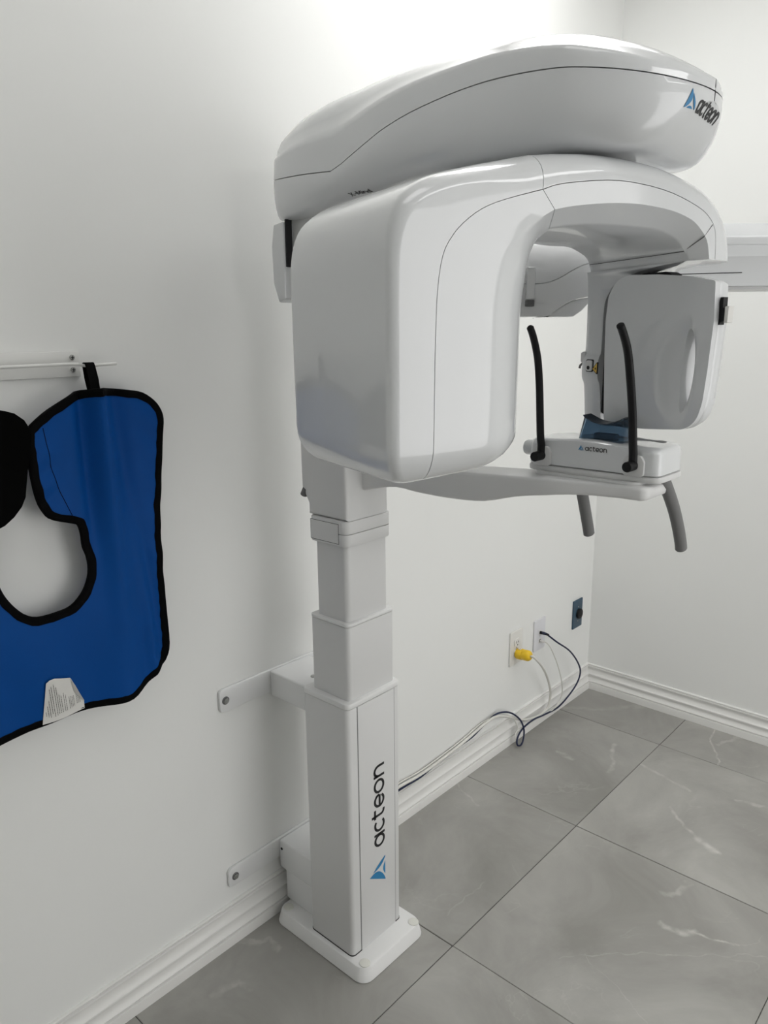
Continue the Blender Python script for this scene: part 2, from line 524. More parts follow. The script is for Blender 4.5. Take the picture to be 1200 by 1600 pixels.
# floor tiles: 608 mm, joints 2 mm, each its own piece
TS, J = 0.608, 0.0011
tx0, ty0 = 1.247, 0.919
rt_ = random.Random(7)
nt_ = 0
for i in range(-5, 4):
    for j in range(-6, 2):
        x0, x1 = max(RX0, tx0 + (i - 1) * TS), min(WX, tx0 + i * TS)
        y0, y1 = max(RY0, ty0 + (j - 1) * TS), min(WY, ty0 + j * TS)
        if x1 - x0 < .02 or y1 - y0 < .02: continue
        bm = bmesh.new()
        z = rt_.uniform(-.0003, .0003)
        ox, oy = rt_.uniform(-.0005, .0005), rt_.uniform(-.0005, .0005)
        box(bm, x0 + J + ox, x1 - J + ox, y0 + J + oy, y1 - J + oy, -.0098, z, .0010, 1)
        link('tile', bm, M_tile, floor, smooth=0)

# moulded baseboards
PROFILE = [(0, .104), (.0060, .104), (.0085, .1025), (.0085, .0992), (.0060, .0984), (.0060, .0968), (.0098, .0958), (.0104, .0930), (.0098, .0908), (.0058, .0896),
           (.0048, .0850), (.0054, .0780), (.0080, .0700), (.0118, .0650), (.0142, .0636), (.0148, .0600), (.0140, .0574), (.0102, .0566), (.0104, .0500), (.0124, .0430),
           (.0166, .0370), (.0182, .0345), (.0182, .0318), (.0150, .0308), (.0150, .0290), (.0200, .0278), (.0205, .0252), (.0200, 0.0003)]
def baseboard(name, a, b, nrm, mitre_a, mitre_b):
    bm = bmesh.new()
    a, b, nrm = Vector(a), Vector(b), Vector(nrm)
    t = (b - a).normalized()
    prof = PROFILE + [(0, 0.0003)]
    ra = [a + nrm * d + Vector((0, 0, z)) + t * d * mitre_a for d, z in prof]
    rb = [b + nrm * d + Vector((0, 0, z)) - t * d * mitre_b for d, z in prof]
    loftpts(bm, [ra, rb], True, True, True)
    bmesh.ops.recalc_face_normals(bm, faces=bm.faces[:])
    return struct(link(name, bm, M_trim, smooth=28))
baseboard('baseboard_left', (RX0, WY, 0), (WX, WY, 0), (0, -1, 0), 0, 1)
baseboard('baseboard_right', (WX, RY0, 0), (WX, WY, 0), (-1, 0, 0), 0, 1)

for k, (lx, ly, sx, sy, st) in enumerate(LIGHTS):
    lt = empty('ceiling_light', 'flush ceiling light panel, ' + ('the square one nearest the wall corner', 'an unseen square one added as fill above the apron', 'an unseen long one added as fill at the near side of the room')[k], 'light', (lx, ly, CZ))
    bm = bmesh.new()
    for (a, b, c, d) in ((-sx / 2 - .02, sx / 2 + .02, -sy / 2 - .02, -sy / 2), (-sx / 2 - .02, sx / 2 + .02, sy / 2, sy / 2 + .02), (-sx / 2 - .02, -sx / 2, -sy / 2, sy / 2), (sx / 2, sx / 2 + .02, -sy / 2, sy / 2)):
        box(bm, lx + a, lx + b, ly + c, ly + d, CZ - .03, CZ, .002, 1)
    link('frame', bm, M_satin, lt, smooth=0)
    md = M_lamp.copy()
    md.node_tree.nodes['Principled BSDF'].inputs['Emission Strength'].default_value = st
    bm = bmesh.new(); box(bm, lx - sx / 2, lx + sx / 2, ly - sy / 2, ly + sy / 2, CZ - .022, CZ - .012)
    link('diffuser', bm, md, lt, smooth=0)

# ================================================================== X-RAY MACHINE
X = empty('dental_x_ray_machine', 'tall white glossy panoramic dental x-ray machine standing on floor against wall', 'x-ray machine', (1.12, 1.15, 0))

# --- base plate
bm = bmesh.new()
poly = [(1.017, .993), (1.238, .993), (1.238, 1.305), (1.017, 1.305)]
O3 = (0, 0, 0)
EX, EY, EZ = (1, 0, 0), (0, 1, 0), (0, 0, 1)
rings = []
for ins, z, r in ((.0015, 0.0004, .028), (0, .003, .030), (.006, .031, .027), (.008, .0345, .026), (.011, .036, .024)):
    p = [(1.017 + ins, .993 + ins), (1.238 - ins, .993 + ins), (1.238 - ins, 1.305 - ins), (1.017 + ins, 1.305 - ins)]
    rings.append([Vector((q.x, q.y, z)) for q in rounded(p, r, 6)])
loftpts(bm, rings, True, True, True)
bmesh.ops.recalc_face_normals(bm, faces=bm.faces[:])
basep = link('base_plate', bm, M_base, X, smooth=30)
for dx, dy in ((1.043, 1.015), (1.212, 1.012), (1.044, 1.278), (1.212, 1.278)):
    bm = bmesh.new(); disc(bm, (dx, dy, .0355), (0, 0, 1), .0125, .0022, 24, .0008)
    link('screw_cap', bm, M_disc, basep, smooth=30)

# --- telescopic column
def colsec(name, x0, x1, y0, y1, z0, z1, r, m, parent=X, bev=.0015):
    bm = bmesh.new()
    prism(bm, rounded([(x0, y0), (x1, y0), (x1, y1), (x0, y1)], r, 5), O3, EX, EY, EZ, z0, z1, bev, 2)
    return link(name, bm, m, parent, smooth=30)
low = colsec('lower_column', 1.0355, 1.2045, 1.046, 1.186, .0355, .655, .011, M_satin)
colsec('column_rim', 1.0345, 1.2055, 1.045, 1.187, .6555, .668, .012, M_base, low, .002)
# front panel with its two vertical joints
bm = bmesh.new()
box(bm, 1.0655, 1.1835, 1.0446, 1.050, .036, .6545, .0012, 2)
front = link('front_panel', bm, M_satin, low, smooth=30)
bm = bmesh.new()
for gx in (1.0645, 1.1845): box(bm, gx - .0006, gx + .0006, 1.0457, 1.0475, .036, .6545)
link('joint_line', bm, M_line, low, smooth=0)
bm = bmesh.new()
prism(bm, rounded([(1.0347, 1.0453), (1.2053, 1.0453), (1.2053, 1.1867), (1.0347, 1.1867)], .0112, 5), O3, EX, EY, EZ, .0358, .0385)
link('seal', bm, M_dark, low, smooth=30)
mid = colsec('middle_column', 1.051, 1.197, 1.055, 1.170, .60, .834, .010, M_satin)
colsec('column_rim', 1.050, 1.198, 1.054, 1.171, .8345, .842, .011, M_base, mid, .002)
up = colsec('upper_column', 1.060, 1.187, 1.063, 1.158, .75, 1.03, .012, M_satin)
col_ = colsec('collar', 1.051, 1.191, 1.054, 1.166, 1.008, 1.0335, .016, M_satin)
colsec('collar_band', 1.051, 1.191, 1.054, 1.166, 1.0343, 1.061, .016, M_satin, col_)
bm = bmesh.new(); box(bm, 1.0502, 1.052, 1.076, 1.158, 1.0135, 1.0545, .0006, 1)
tagp = link('cover_flap', bm, M_satin, col_, smooth=0)
bm = bmesh.new()
for (a, b, c, d) in ((1.0752, 1.1588, 1.0127, 1.0135), (1.0752, 1.1588, 1.0545, 1.0553), (1.0752, 1.076, 1.0127, 1.0553), (1.158, 1.1588, 1.0127, 1.0553)):
    box(bm, 1.0506, 1.0516, a, b, c, d)
link('flap_gap', bm, M_dark, col_, smooth=0)

# --- carriage behind the head
bm = bmesh.new()
prof = [(1.058, 1.0612), (1.172, 1.0612), (1.172, 1.085), (1.192, 1.118), (1.194, 1.30), (1.194, 1.50), (1.214, 1.51), (1.214, 1.655), (1.058, 1.655)]
prism(bm, rounded(prof, [0, 0, .004, .012, 0, .006, .006, 0, 0], 4), (0, 0, 0), (0, 1, 0), (0, 0, 1), (1, 0, 0), 1.056, 1.186, .010, 3)
carr = link('carriage', bm, M_satin, X, smooth=35)
bm = bmesh.new()
prism(bm, rounded([(1.1875, 1.50), (1.207, 1.492), (1.222, 1.53), (1.224, 1.60), (1.216, 1.640), (1.1875, 1.644)], .004, 3), (0, 0, 0), (0, 1, 0), (0, 0, 1), (1, 0, 0), 1.030, 1.19, .003, 2)
link('rear_cover', bm, M_gloss, carr, smooth=35)
bm = bmesh.new(); box(bm, 1.034, 1.05, 1.1835, 1.1872, 1.56, 1.648, .0005, 1); link('cover_gap', bm, M_dark, carr, smooth=0)
bm = bmesh.new(); disc(bm, (1.062, 1.180, 1.115), (-.1, .5, -1), .008, .018, 14, .002); link('knob', bm, M_grey, carr)

# --- wall mounts
def mount_plate(x0, x1, z0, z1, bx):
    bm = bmesh.new()
    prism(bm, rounded([(x0, z0), (x1, z0), (x1, z1), (x0, z1)], .010, 5), (0, WY, 0), (1, 0, 0), (0, 0, 1), (0, -1, 0), 0.0005, .0085, .0015, 2)
    p = link('mounting_plate', bm, M_brack, X, smooth=30)
    bm = bmesh.new(); disc(bm, (bx, WY - .0085, (z0 + z1) / 2), (0, -1, 0), .0095, .0012, 20); link('bolt_seat', bm, M_grey, p)
    bm = bmesh.new(); disc(bm, (bx, WY - .0097, (z0 + z1) / 2), (0, -1, 0), .0068, .004, 6, .0008); link('bolt', bm, M_chrome, p, smooth=0)
    return p
mount_plate(.913, 1.33, .601, .656, .928)
mount_plate(.907, 1.33, .147, .197, .925)
bm = bmesh.new(); box(bm, 1.058, 1.182, 1.196, 1.3265, .592, .655, .004, 3)
br = link('upper_bracket', bm, M_brack, X, smooth=30)
bm = bmesh.new(); disc(bm, (1.105, 1.225, .6548), (0, 0, 1), .007, .003, 16, .001); link('bolt', bm, M_chrome, br)
bm = bmesh.new(); box(bm, 1.0595, 1.1805, 1.1875, 1.196, .594, .652, .001, 1); link('bracket_gap', bm, M_dark, br, smooth=0)
bm = bmesh.new(); box(bm, 1.060, 1.19, 1.1865, 1.3265, .118, .197, .007, 3)
lb = link('lower_bracket', bm, M_brack, X, smooth=30)
bm = bmesh.new(); box(bm, 1.064, 1.186, 1.1868, 1.308, .0355, .122, .004, 2); link('bracket_foot', bm, M_brack, lb, smooth=30)
bm = bmesh.new(); disc(bm, (1.0603, 1.3145, .176), (-1, 0, 0), .0035, .0012, 12); link('hole', bm, M_dark, lb)
bm = bmesh.new(); disc(bm, (1.0643, 1.196, .092), (-1, 0, 0), .0028, .001, 12); link('hole', bm, M_dark, lb)

# lettering on the front panel, reading upwards
k = .0345
wq, wl = word_quads('acteon', .18)
decal('logo_word', wq, lambda u, v: Vector((1.1465 - v * k, 1.0443, .279 + u * k * .945)), M_ink, front)
decal('logo_mark', mark_quads(), lambda u, v: Vector((1.1475 - v * k * 1.03, 1.0443, .180 + u * k * 1.02)), M_blueink, front)

# --- overhead arm: cross-sections along its length (y), half width, seam, shoulder and bottom heights
CXA = 1.115
ST = [  # y, half width, z seam, z shoulder, z bottom, bottom half width factor
    (1.222, .060, 1.7213, 1.7850, 1.660, .70),
    (1.218, .074, 1.7210, 1.8000, 1.652, .75),
    (1.206, .085, 1.7202, 1.8120, 1.648, .78),
    (1.150, .103, 1.7155, 1.8320, 1.648, .76),
    (1.090, .116, 1.7110, 1.8430, 1.652, .72),
    (1.030, .125, 1.7057, 1.8500, 1.660, .68),
    (1.010, .1275, 1.7036, 1.8510, 1.662, .67),
    (.980, .1305, 1.7115, 1.8520, 1.664, .66),
    (.958, .134, 1.7184, 1.8530, 1.665, .66),
    (.900, .145, 1.7345, 1.8530, 1.667, .67),
    (.865, .150, 1.7440, 1.8525, 1.668, .68),
    (.805, .159, 1.7538, 1.8500, 1.668, .70),
    (.727, .167, 1.7615, 1.8435, 1.668, .72),
    (.659, .171, 1.7644, 1.8400, 1.667, .73),
    (.598, .172, 1.7625, 1.8320, 1.666, .73),
]
RN = .172
for th in (12, 22, 32, 41, 50, 58, 66, 73, 79, 84, 88, 90):
    a = math.radians(th)
    y = .585 - RN * math.sin(a); w = .172 * math.cos(a)
    f = (.585 - y) / RN
    zs = 1.762 - .023 * f ** 1.3
    zsh = 1.831 - .050 * f - .027 * f ** 3
    zb = 1.666 + (zs - 1.666 - .012) * max(0, (f - .55) / .45) ** 2.2
    ST.append((y, max(w, .0015), zs, max(zsh, zs + .006), min(zb, zs - .005), .73))
def arm_upper(y, w, zs, zh, zb, bf):
    h = zh - zs
    half = [(w, zs + .0006), (w - .0015, zs + .18 * h), (w - .003 * min(1, w / .1), zs + .36 * h), (w - .005 * min(1, w / .1), zs + .43 * h), (w - .011 * min(1, w / .1), zs + .48 * h), (w * .85, zs + .62 * h), (w * .76, zs + .76 * h), (w * .62, zs + .88 * h), (w * .45, zs + .95 * h), (w * .2, zs + .99 * h), (0, zs + 1.0 * h)]
    lip = [(max(0, w - .010), zs + .0006)]
    Lh = lip + half
    return [Vector((CXA - x, y, z)) for x, z in Lh] + [Vector((CXA + x, y, z)) for x, z in reversed(Lh[:-1])]
def arm_lower(y, w, zs, zh, zb, bf):
    h = zs - zb; wb = w * bf
    def P(t, zf):  # t: 0 at seam, 1 at bottom
        return (w + (wb - w) * t, zs - .0009 - h * zf)
    half = [P(0, 0), P(-.02, .15), P(-.02, .32), P(.04, .52), P(.16, .70), P(.38, .86), P(.68, .955), P(1.0, .995), (wb * .7, zb), (wb * .35, zb), (0, zb)]
    lip = [(max(0, w - .010), zs - .0009)]
    Lh = lip + half
    return [Vector((CXA - x, y, z)) for x, z in Lh] + [Vector((CXA + x, y, z)) for x, z in reversed(Lh[:-1])]
# stations interpolated smoothly except at the knee of the seam
def densify(st, knee):
    out = []
    for seg in (st[:knee + 1], st[knee:]):
        n = len(seg)
        for i in range(n - 1):
            s0, s1, s2, s3 = seg[max(0, i - 1)], seg[i], seg[i + 1], seg[min(n - 1, i + 2)]
            per = 3
            for q in range(per):
                t = q / per
                out.append(tuple(0.5 * ((2 * b) + (c - a) * t + (2 * a - 5 * b + 4 * c - d) * t * t + (3 * b - a - 3 * c + d) * t ** 3) for a, b, c, d in zip(s0, s1, s2, s3)))
    out.append(st[-1])
    return out
STD = densify(ST, 6)
bm = bmesh.new(); loftpts(bm, [arm_upper(*s) for s in STD], False)
# end cap at the back
e = [v for v in bm.verts][:len(arm_upper(*STD[0]))]; bm.faces.new(e)
bmesh.ops.recalc_face_normals(bm, faces=bm.faces[:])
arm_up = link('overhead_arm_cover', bm, M_gloss, X, smooth=80)
bm = bmesh.new(); loftpts(bm, [arm_lower(*s) for s in STD], False)
e = [v for v in bm.verts][:len(arm_lower(*STD[0]))]; bm.faces.new(e)
bmesh.ops.recalc_face_normals(bm, faces=bm.faces[:])
tree_arm = BVHTree.FromBMesh(bm)
arm_lo = link('overhead_arm_housing', bm, M_gloss, X, smooth=80)
# lettering wrapped round the nose of the arm
NC = Vector((CXA, .585, 0))
def on_nose(u, v, th0, z0, kk, kh):
    ang = math.radians(th0) + u * kk / RN           # angle from -x towards -y
    dirv = Vector((-math.cos(ang), -math.sin(ang), 0))
    org = Vector((NC.x, NC.y, z0 + v * kh - (max(0, u) * .00055 if th0 > 70 else 0))) + dirv * .5
    hit = tree_arm.ray_cast(org, -dirv)
    return (hit[0] + dirv * .0005) if hit[0] else org - dirv * .3
decal('logo_mark', mark_quads(), lambda u, v: on_nose(u, v, 67.8, 1.7105, .0128, .0152), M_blueink, arm_lo, .0004)
wqb, _ = word_quads('acteon', .23)
decal('logo_word', wqb, lambda u, v: on_nose(u, v, 77.3, 1.7098, .0120, .0132), M_ink, arm_lo, .0004)
# small lettering low on the near side of the arm, half hidden behind the C-arm
def on_belly(u, v):
    x, y = 1.0165 - v * .0085, .986 - u * .0085
    hit = tree_arm.ray_cast(Vector((x, y, 1.50)), Vector((0, 0, 1)))
    return (hit[0] if hit[0] else Vector((x, y, 1.66))) + Vector((-.0001, 0, -.0004))
wqx, _ = word_quads('X-Mind', .16)
decal('small_word', wqx, on_belly, M_ink, arm_lo, .0003)
# turning hub between overhead arm and C-arm
bm = bmesh.new(); disc(bm, (1.105, .595, 1.640), (0, 0, 1), .075, .032, 40, .002); link('turning_hub', bm, M_satin, X)

# --- C-arm
AZ = math.radians(-17.5)
A = Vector((math.cos(AZ), math.sin(AZ), 0)); Nn = Vector((math.sin(AZ), -math.cos(AZ), 0)); CC = Vector((1.10, .60, 0))
def W(u, v, z): return CC + A * u + Nn * v + Vector((0, 0, z))
T = .135
# each section: O outer edge, S seam, E edge where the inner corner starts, I inner edge (all u, z); outer corner radius, inner corner depth, chamfer weight, far side v
SEC_BOX = [
    dict(O=(-.408, 1.300), S=(-.347, 1.300), E=(-.272, 1.301), I=(-.155, 1.303), ro=.013, di=.117, ch=0, far=-.152),
    dict(O=(-.408, 1.350), S=(-.3465, 1.350), E=(-.271, 1.350), I=(-.155, 1.351), ro=.013, di=.117, ch=0, far=-.153),
    dict(O=(-.408, 1.420), S=(-.3455, 1.420), E=(-.270, 1.420), I=(-.155, 1.418), ro=.013, di=.115, ch=0, far=-.154),
    dict(O=(-.408, 1.480), S=(-.343, 1.480), E=(-.269, 1.472), I=(-.156, 1.463), ro=.013, di=.110, ch=0, far=-.154),
    dict(O=(-.4075, 1.528), S=(-.336, 1.520), E=(-.263, 1.502), I=(-.157, 1.494), ro=.015, di=.098, ch=.0, far=-.153),
    dict(O=(-.400, 1.562), S=(-.324, 1.541), E=(-.252, 1.522), I=(-.157, 1.515), ro=.018, di=.085, ch=.1, far=-.152),
    dict(O=(-.384, 1.585), S=(-.307, 1.558), E=(-.236, 1.539), I=(-.156, 1.530), ro=.022, di=.072, ch=.25, far=-.150),
    dict(O=(-.350, 1.607), S=(-.280, 1.5755), E=(-.212, 1.556), I=(-.154, 1.545), ro=.031, di=.056, ch=.5, far=-.146),
    dict(O=(-.300, 1.623), S=(-.245, 1.5885), E=(-.190, 1.570), I=(-.151, 1.555), ro=.036, di=.042, ch=.8, far=-.142),
    dict(O=(-.185, 1.650), S=(-.187, 1.604), E=(-.1665, 1.582), I=(-.148, 1.5625), ro=.040, di=.030, ch=1, far=-.138),
]
SEC_ARCH = [
    dict(O=(-.184, 1.650), S=(-.186, 1.6042), E=(-.1655, 1.5822), I=(-.147, 1.563), ro=.040, di=.030, ch=1, far=-.138),
    dict(O=(-.140, 1.656), S=(-.154, 1.6135), E=(-.131, 1.589), I=(-.112, 1.569), ro=.042, di=.030, ch=1, far=-.137),
    dict(O=(-.080, 1.661), S=(-.076, 1.624), E=(-.074, 1.596), I=(-.066, 1.573), ro=.042, di=.031, ch=1, far=-.136),
    dict(O=(-.016, 1.661), S=(-.017, 1.6245), E=(-.014, 1.599), I=(.000, 1.574), ro=.042, di=.031, ch=1, far=-.136),
    dict(O=(.048, 1.656), S=(.047, 1.618), E=(.050, 1.595), I=(.058, 1.572), ro=.044, di=.030, ch=1, far=-.136),
    dict(O=(.115, 1.643), S=(.103, 1.604), E=(.091, 1.586), I=(.088, 1.565), F=(.100, 1.572), ro=.052, di=.030, ch=1, far=-.136),
    dict(O=(.165, 1.621), S=(.129, 1.592), E=(.112, 1.575), I=(.104, 1.556), F=(.134, 1.562), ro=.062, di=.028, ch=1, far=-.136),
    dict(O=(.205, 1.585), S=(.1445, 1.576), E=(.129, 1.560), I=(.116, 1.546), F=(.150, 1.553), ro=.075, di=.027, ch=1, far=-.136),
    dict(O=(.226, 1.550), S=(.1495, 1.552), E=(.1355, 1.542), I=(.122, 1.536), F=(.157, 1.542), ro=.085, di=.026, ch=1, far=-.136),
    dict(O=(.230, 1.5335), S=(.1505, 1.5335), E=(.1375, 1.5335), I=(.125, 1.5335), F=(.161, 1.5335), ro=.088, di=.026, ch=1, far=-.136),
]
NC_ = 8
def V2(p): return Vector((p[0], p[1]))
def lerp_sec(a, b, t):
    return {k: (tuple(x + (y - x) * t for x, y in zip(a[k], b[k])) if isinstance(a[k], tuple) else a[k] + (b[k] - a[k]) * t) for k in a}
def dense(secs, per=3):
    out = []
    n = len(secs)
    keys = secs[0].keys()
    def cm(a, b, c, d, t): return 0.5 * ((2 * b) + (c - a) * t + (2 * a - 5 * b + 4 * c - d) * t * t + (3 * b - a - 3 * c + d) * t ** 3)
    for i in range(n - 1):
        s = [secs[max(0, i - 1)], secs[i], secs[i + 1], secs[min(n - 1, i + 2)]]
        for q in range(per):
            t = q / per
            out.append({k: (tuple(cm(*[z[k][c] for z in s], t) for c in (0, 1)) if isinstance(secs[0][k], tuple) else cm(*[z[k] for z in s], t)) for k in keys})
    out.append(secs[-1])
    return out
GAP = .0005
def sec_outer(s, inset=0.0):
    O, S = V2(s['O']), V2(s['S'])
    d = (S - O); Ld = d.length; d /= Ld
    far = s['far'] + inset; near = T - inset
    Fi = V2(s['F']); Sf = O.lerp(Fi, .42); df = (Sf - O).normalized()
    O = O + d * inset
    pts = []
    Se = S - d * GAP
    pts.append((Sf - df * GAP, far + .008)); pts.append((Sf - df * GAP, far))
    rf = .020
    for q in range(NC_ + 1):
        a = PI / 2 * q / NC_
        pts.append((O + df * rf * (1 - math.sin(a)), far + rf * (1 - math.cos(a))))
    ro = min(s['ro'], Ld * 1.2)
    f = min(ro, Ld * .85)
    for q in range(NC_ + 1):
        a = PI / 2 * q / NC_
        pts.append((O + d * f * (1 - math.cos(a)), near - ro + ro * math.sin(a)))
    pts.append((Se, near)); pts.append((Se, near - .008))
    return [W(p.x, v, p.y) for p, v in pts]
for q_ in SEC_BOX + SEC_ARCH: q_.setdefault('F', q_['I'])
def sec_inner(s, inset=0.0):
    S, E, I = V2(s['S']), V2(s['E']), V2(s['I'])
    d = (E - S).normalized()
    far = s['far'] + inset; near = T - inset
    I = I + (E - I).normalized() * inset
    pts = [(S + d * GAP, near - .008), (S + d * GAP, near), (S.lerp(E, .5), near)]
    di, ch = s['di'], max(0, min(1, s['ch']))
    for q in range(NC_ + 1):
        t = q / NC_; a = PI / 2 * t
        e_ = (E + (I - E) * math.sin(a), near - di * (1 - math.cos(a)))
        c_ = (E + (I - E) * t, near - di * t)
        pts.append((e_[0].lerp(c_[0], ch), e_[1] + (c_[1] - e_[1]) * ch))
    rf = .022
    I = V2(s['F']); Sf = V2(s['O']).lerp(I, .42); dI = (Sf - I).normalized(); I = I + dI * inset
    for q in range(NC_ + 1):
        a = PI / 2 * q / NC_
        pts.append((I + dI * rf * (1 - math.cos(a)), far + rf * (1 - math.sin(a))))
    pts.append((Sf + dI * -GAP, far)); pts.append((Sf + dI * -GAP, far + .008))
    return [W(p.x, v, p.y) for p, v in pts]
def bottom_rings(fn, s0):
    """rounded bottom below the first section"""
    out = []
    r = .038
    for q in range(0, 9):
        a = PI / 2 * q / 8
        dz = s0['O'][1] - 1.2465
        s = dict(s0)
        zz = -dz * math.cos(a)
        lift = .006                                    # the bottom rises towards the inner side
        for key, fr in (('O', 0), ('S', .2), ('E', .45), ('I', 1)):
            u, z = s0[key]
            s[key] = (u, z + zz * (1 - fr * .30))
        ins = r * (1 - math.sin(a)) ** 1.0 * .999
        out.append(fn(s, ins))
    return out[:-1]
SB, SA = dense([dict(q) for q in SEC_BOX]), dense([dict(q) for q in SEC_ARCH])
def shell(name, rings, m, parent, caps=(True, False)):
    bm = bmesh.new()
    loftpts(bm, rings, False)
    n = len(rings[0]); vs = list(bm.verts)
    if caps[0]: bm.faces.new(vs[:n])
    if caps[1]: bm.faces.new(vs[-n:])
    bmesh.ops.recalc_face_normals(bm, faces=bm.faces[:])
    return link(name, bm, m, parent, smooth=42)
tube_head = shell('tube_head_cover', bottom_rings(sec_outer, SB[0]) + [sec_outer(s) for s in SB], M_gloss, X, (True, True))
shell('tube_head_inner_cover', bottom_rings(sec_inner, SB[0]) + [sec_inner(s) for s in SB], M_gloss, tube_head, (True, True))
arch = shell('arch_cover', [sec_outer(s) for s in SA], M_gloss, X, (True, True))
shell('arch_inner_cover', [sec_inner(s) for s in SA], M_gloss, arch, (True, True))

# detector leg: curves down from the underside of the arch on the wall side
bm = bmesh.new()
LEG = [  # z, u of the inner face at its far edge, v of its near edge
    (1.5336, .161, .108), (1.5310, .1618, .060), (1.5290, .1622, .030), (1.5250, .1630, -.015), (1.5160, .1640, -.045), (1.505, .165, -.074), (1.487, .166, -.091), (1.460, .1665, -.0955), (1.400, .1665, -.0960),
    (1.388, .1625, -.0960), (1.378, .160, -.0960), (1.352, .160, -.0960), (1.338, .1665, -.0960), (1.310, .170, -.0960), (1.285, .172, -.0955), (1.277, .174, -.0950)]
rings = []
for z, uf, vn in catmull([Vector(p) for p in LEG], 3):
    f = -.1365
    un = uf - (uf - .125) * max(0, (vn + .136)) / .241 * sstep(-.09, .05, vn)
    th = .235 if z > 1.40 else .225
    sec = [(uf + .003, f + .001), (uf, f + .008), ((uf + un) / 2, (f + vn) / 2), (un + .0002, vn - .003), (un + .002, vn), (max(un + .01, min(th, th - .075 * sstep(-.02, .10, vn))), vn), (th, min(vn, vn - .07 * sstep(-.02, .10, vn))), (th, f), (uf + .010, f)]
    rings.append([W(a_, v_, z) for a_, v_ in sec])
loftpts(bm, rings, True, True, True)
bmesh.ops.recalc_face_normals(bm, faces=bm.faces[:])
leg = link('detector_leg', bm, M_gloss, X, smooth=40)
# joint across the underside and the V joint up the near side
bm = bmesh.new()
tube(bm, [W(.1535, -.120, 1.5455), W(.1345, -.01, 1.5455), W(.1155, .106, 1.5460)], .0006, 6)
link('joint_line', bm, M_line, leg)
bm = bmesh.new()
tube(bm, [W(.1155, .106, 1.5462), W(.1225, .1345, 1.5640), W(.1385, .1354, 1.5815)], .0006, 6)
link('joint_line', bm, M_line, arch)
# dark core behind the detector
bm = bmesh.new()
prism(bm, rounded([(-.105, 1.285), (.070, 1.29), (.070, 1.40), (.070, 1.50), (.03, 1.525), (-.035, 1.524), (-.080, 1.505), (-.105, 1.46)], .02, 4), W(0, 0, 0), Nn, Vector((0, 0, 1)), A, .176, .200)
link('detector_mount', bm, M_dark, leg, smooth=35)

# detector: curved front with an oval hand grip, separate back shell
OUT = [(-.049, 1.273), (.044, 1.2755), (.118, 1.282), (.138, 1.297), (.146, 1.325), (.150, 1.373), (.154, 1.447), (.151, 1.503), (.107, 1.512), (.048, 1.518), (-.011, 1.521), (-.037, 1.514), (-.054, 1.492), (-.058, 1.451), (-.056, 1.387)]
OUTR = rounded(OUT, [.003, .08, .04, .04, .1, .2, .1, .004, .1, .1, .05, .03, .04, .1, .1], 5)
outl = []
for p in OUTR:
    if not outl or (Vector(p) - outl[-1]).length > .0015: outl.append(Vector(p))
outl = resample(outl, .006)
GC = lambda z: .1085 + (z - 1.37) * .05                  # the grip leans a little
GA, GB, GZ = .0125, .064, 1.371
def grip_e(v, z): return ((v - GC(z)) / GA) ** 2 + ((z - GZ) / GB) ** 2
def grip(v, z):
    c = GC(z)
    zz = ((z - GZ) / .078) ** 2
    soft = 1 - sstep(.0, 1.0, ((v - c) / .058) ** 2 + zz * .8) if v < c else 1 - sstep(.0, 1.0, ((v - c) / .021) ** 2 + zz * .8)
    return .011 * soft
bm = bmesh.new()
extra = []
ring1 = [(GC(GZ + GB * math.sin(2 * PI * q / 90)) + GA * math.cos(2 * PI * q / 90), GZ + GB * math.sin(2 * PI * q / 90)) for q in range(90)]
for ef, nn_ in ((1.35, 70), (1.8, 50)):
    for q in range(nn_):
        a_ = 2 * PI * q / nn_
        z_ = GZ + GB * math.sqrt(ef) * math.sin(a_)
        extra.append((GC(z_) + GA * math.sqrt(ef) * math.cos(a_), z_))
vs2, fs2 = fillpoly(outl, .0036, extra, [ring1])
def dface(v): return .134 + .10 * (v - .045) ** 2
cv = [bm.verts.new(W(dface(p.x) + grip(p.x, p.y), p.x, p.y)) for p in vs2]
for f in fs2:
    cx_ = sum(vs2[i].x for i in f) / 3; cz_ = sum(vs2[i].y for i in f) / 3
    if grip_e(cx_, cz_) < .985: continue
    try: bm.faces.new([cv[i] for i in f])
    except ValueError: pass
for v in [v for v in bm.verts if not v.link_faces]: bm.verts.remove(v)
inner = [e for e in bm.edges if e.is_boundary and all(grip_e((v.co - CC).dot(Nn), v.co.z) < 1.6 for v in e.verts)]
r = bmesh.ops.extrude_edge_only(bm, edges=inner)
for v in [g for g in r['geom'] if isinstance(g, bmesh.types.BMVert)]: v.co += A * .036 + Nn * .004
inner2 = set(e for e in bm.edges if e.is_boundary and all(grip_e((v.co - CC).dot(Nn) - .004, v.co.z) < 1.6 for v in e.verts))
be = [e for e in bm.edges if e.is_boundary and e not in inner2]
r = bmesh.ops.extrude_edge_only(bm, edges=be)
nv = [g for g in r['geom'] if isinstance(g, bmesh.types.BMVert)]
for v in nv: v.co += A * .010
bmesh.ops.recalc_face_normals(bm, faces=bm.faces[:])
det = link('detector_front', bm, M_gloss, leg, smooth=38)
bm = bmesh.new()
def shrink(o, k):
    c = Vector((.045, 1.395)); return [c + (Vector(p) - c) * k for p in o]
rings = []
for kf, du in ((.995, .0102), (1.0, .0112), (.998, .020), (.97, .034), (.90, .040)):
    rings.append([W(dface(p.x) + du, p.x, p.y) for p in shrink(outl, kf)])
loftpts(bm, rings, True, True, True)
bmesh.ops.recalc_face_normals(bm, faces=bm.faces[:])
dback = link('detector_back', bm, M_gloss, leg, smooth=0)
bm = bmesh.new()
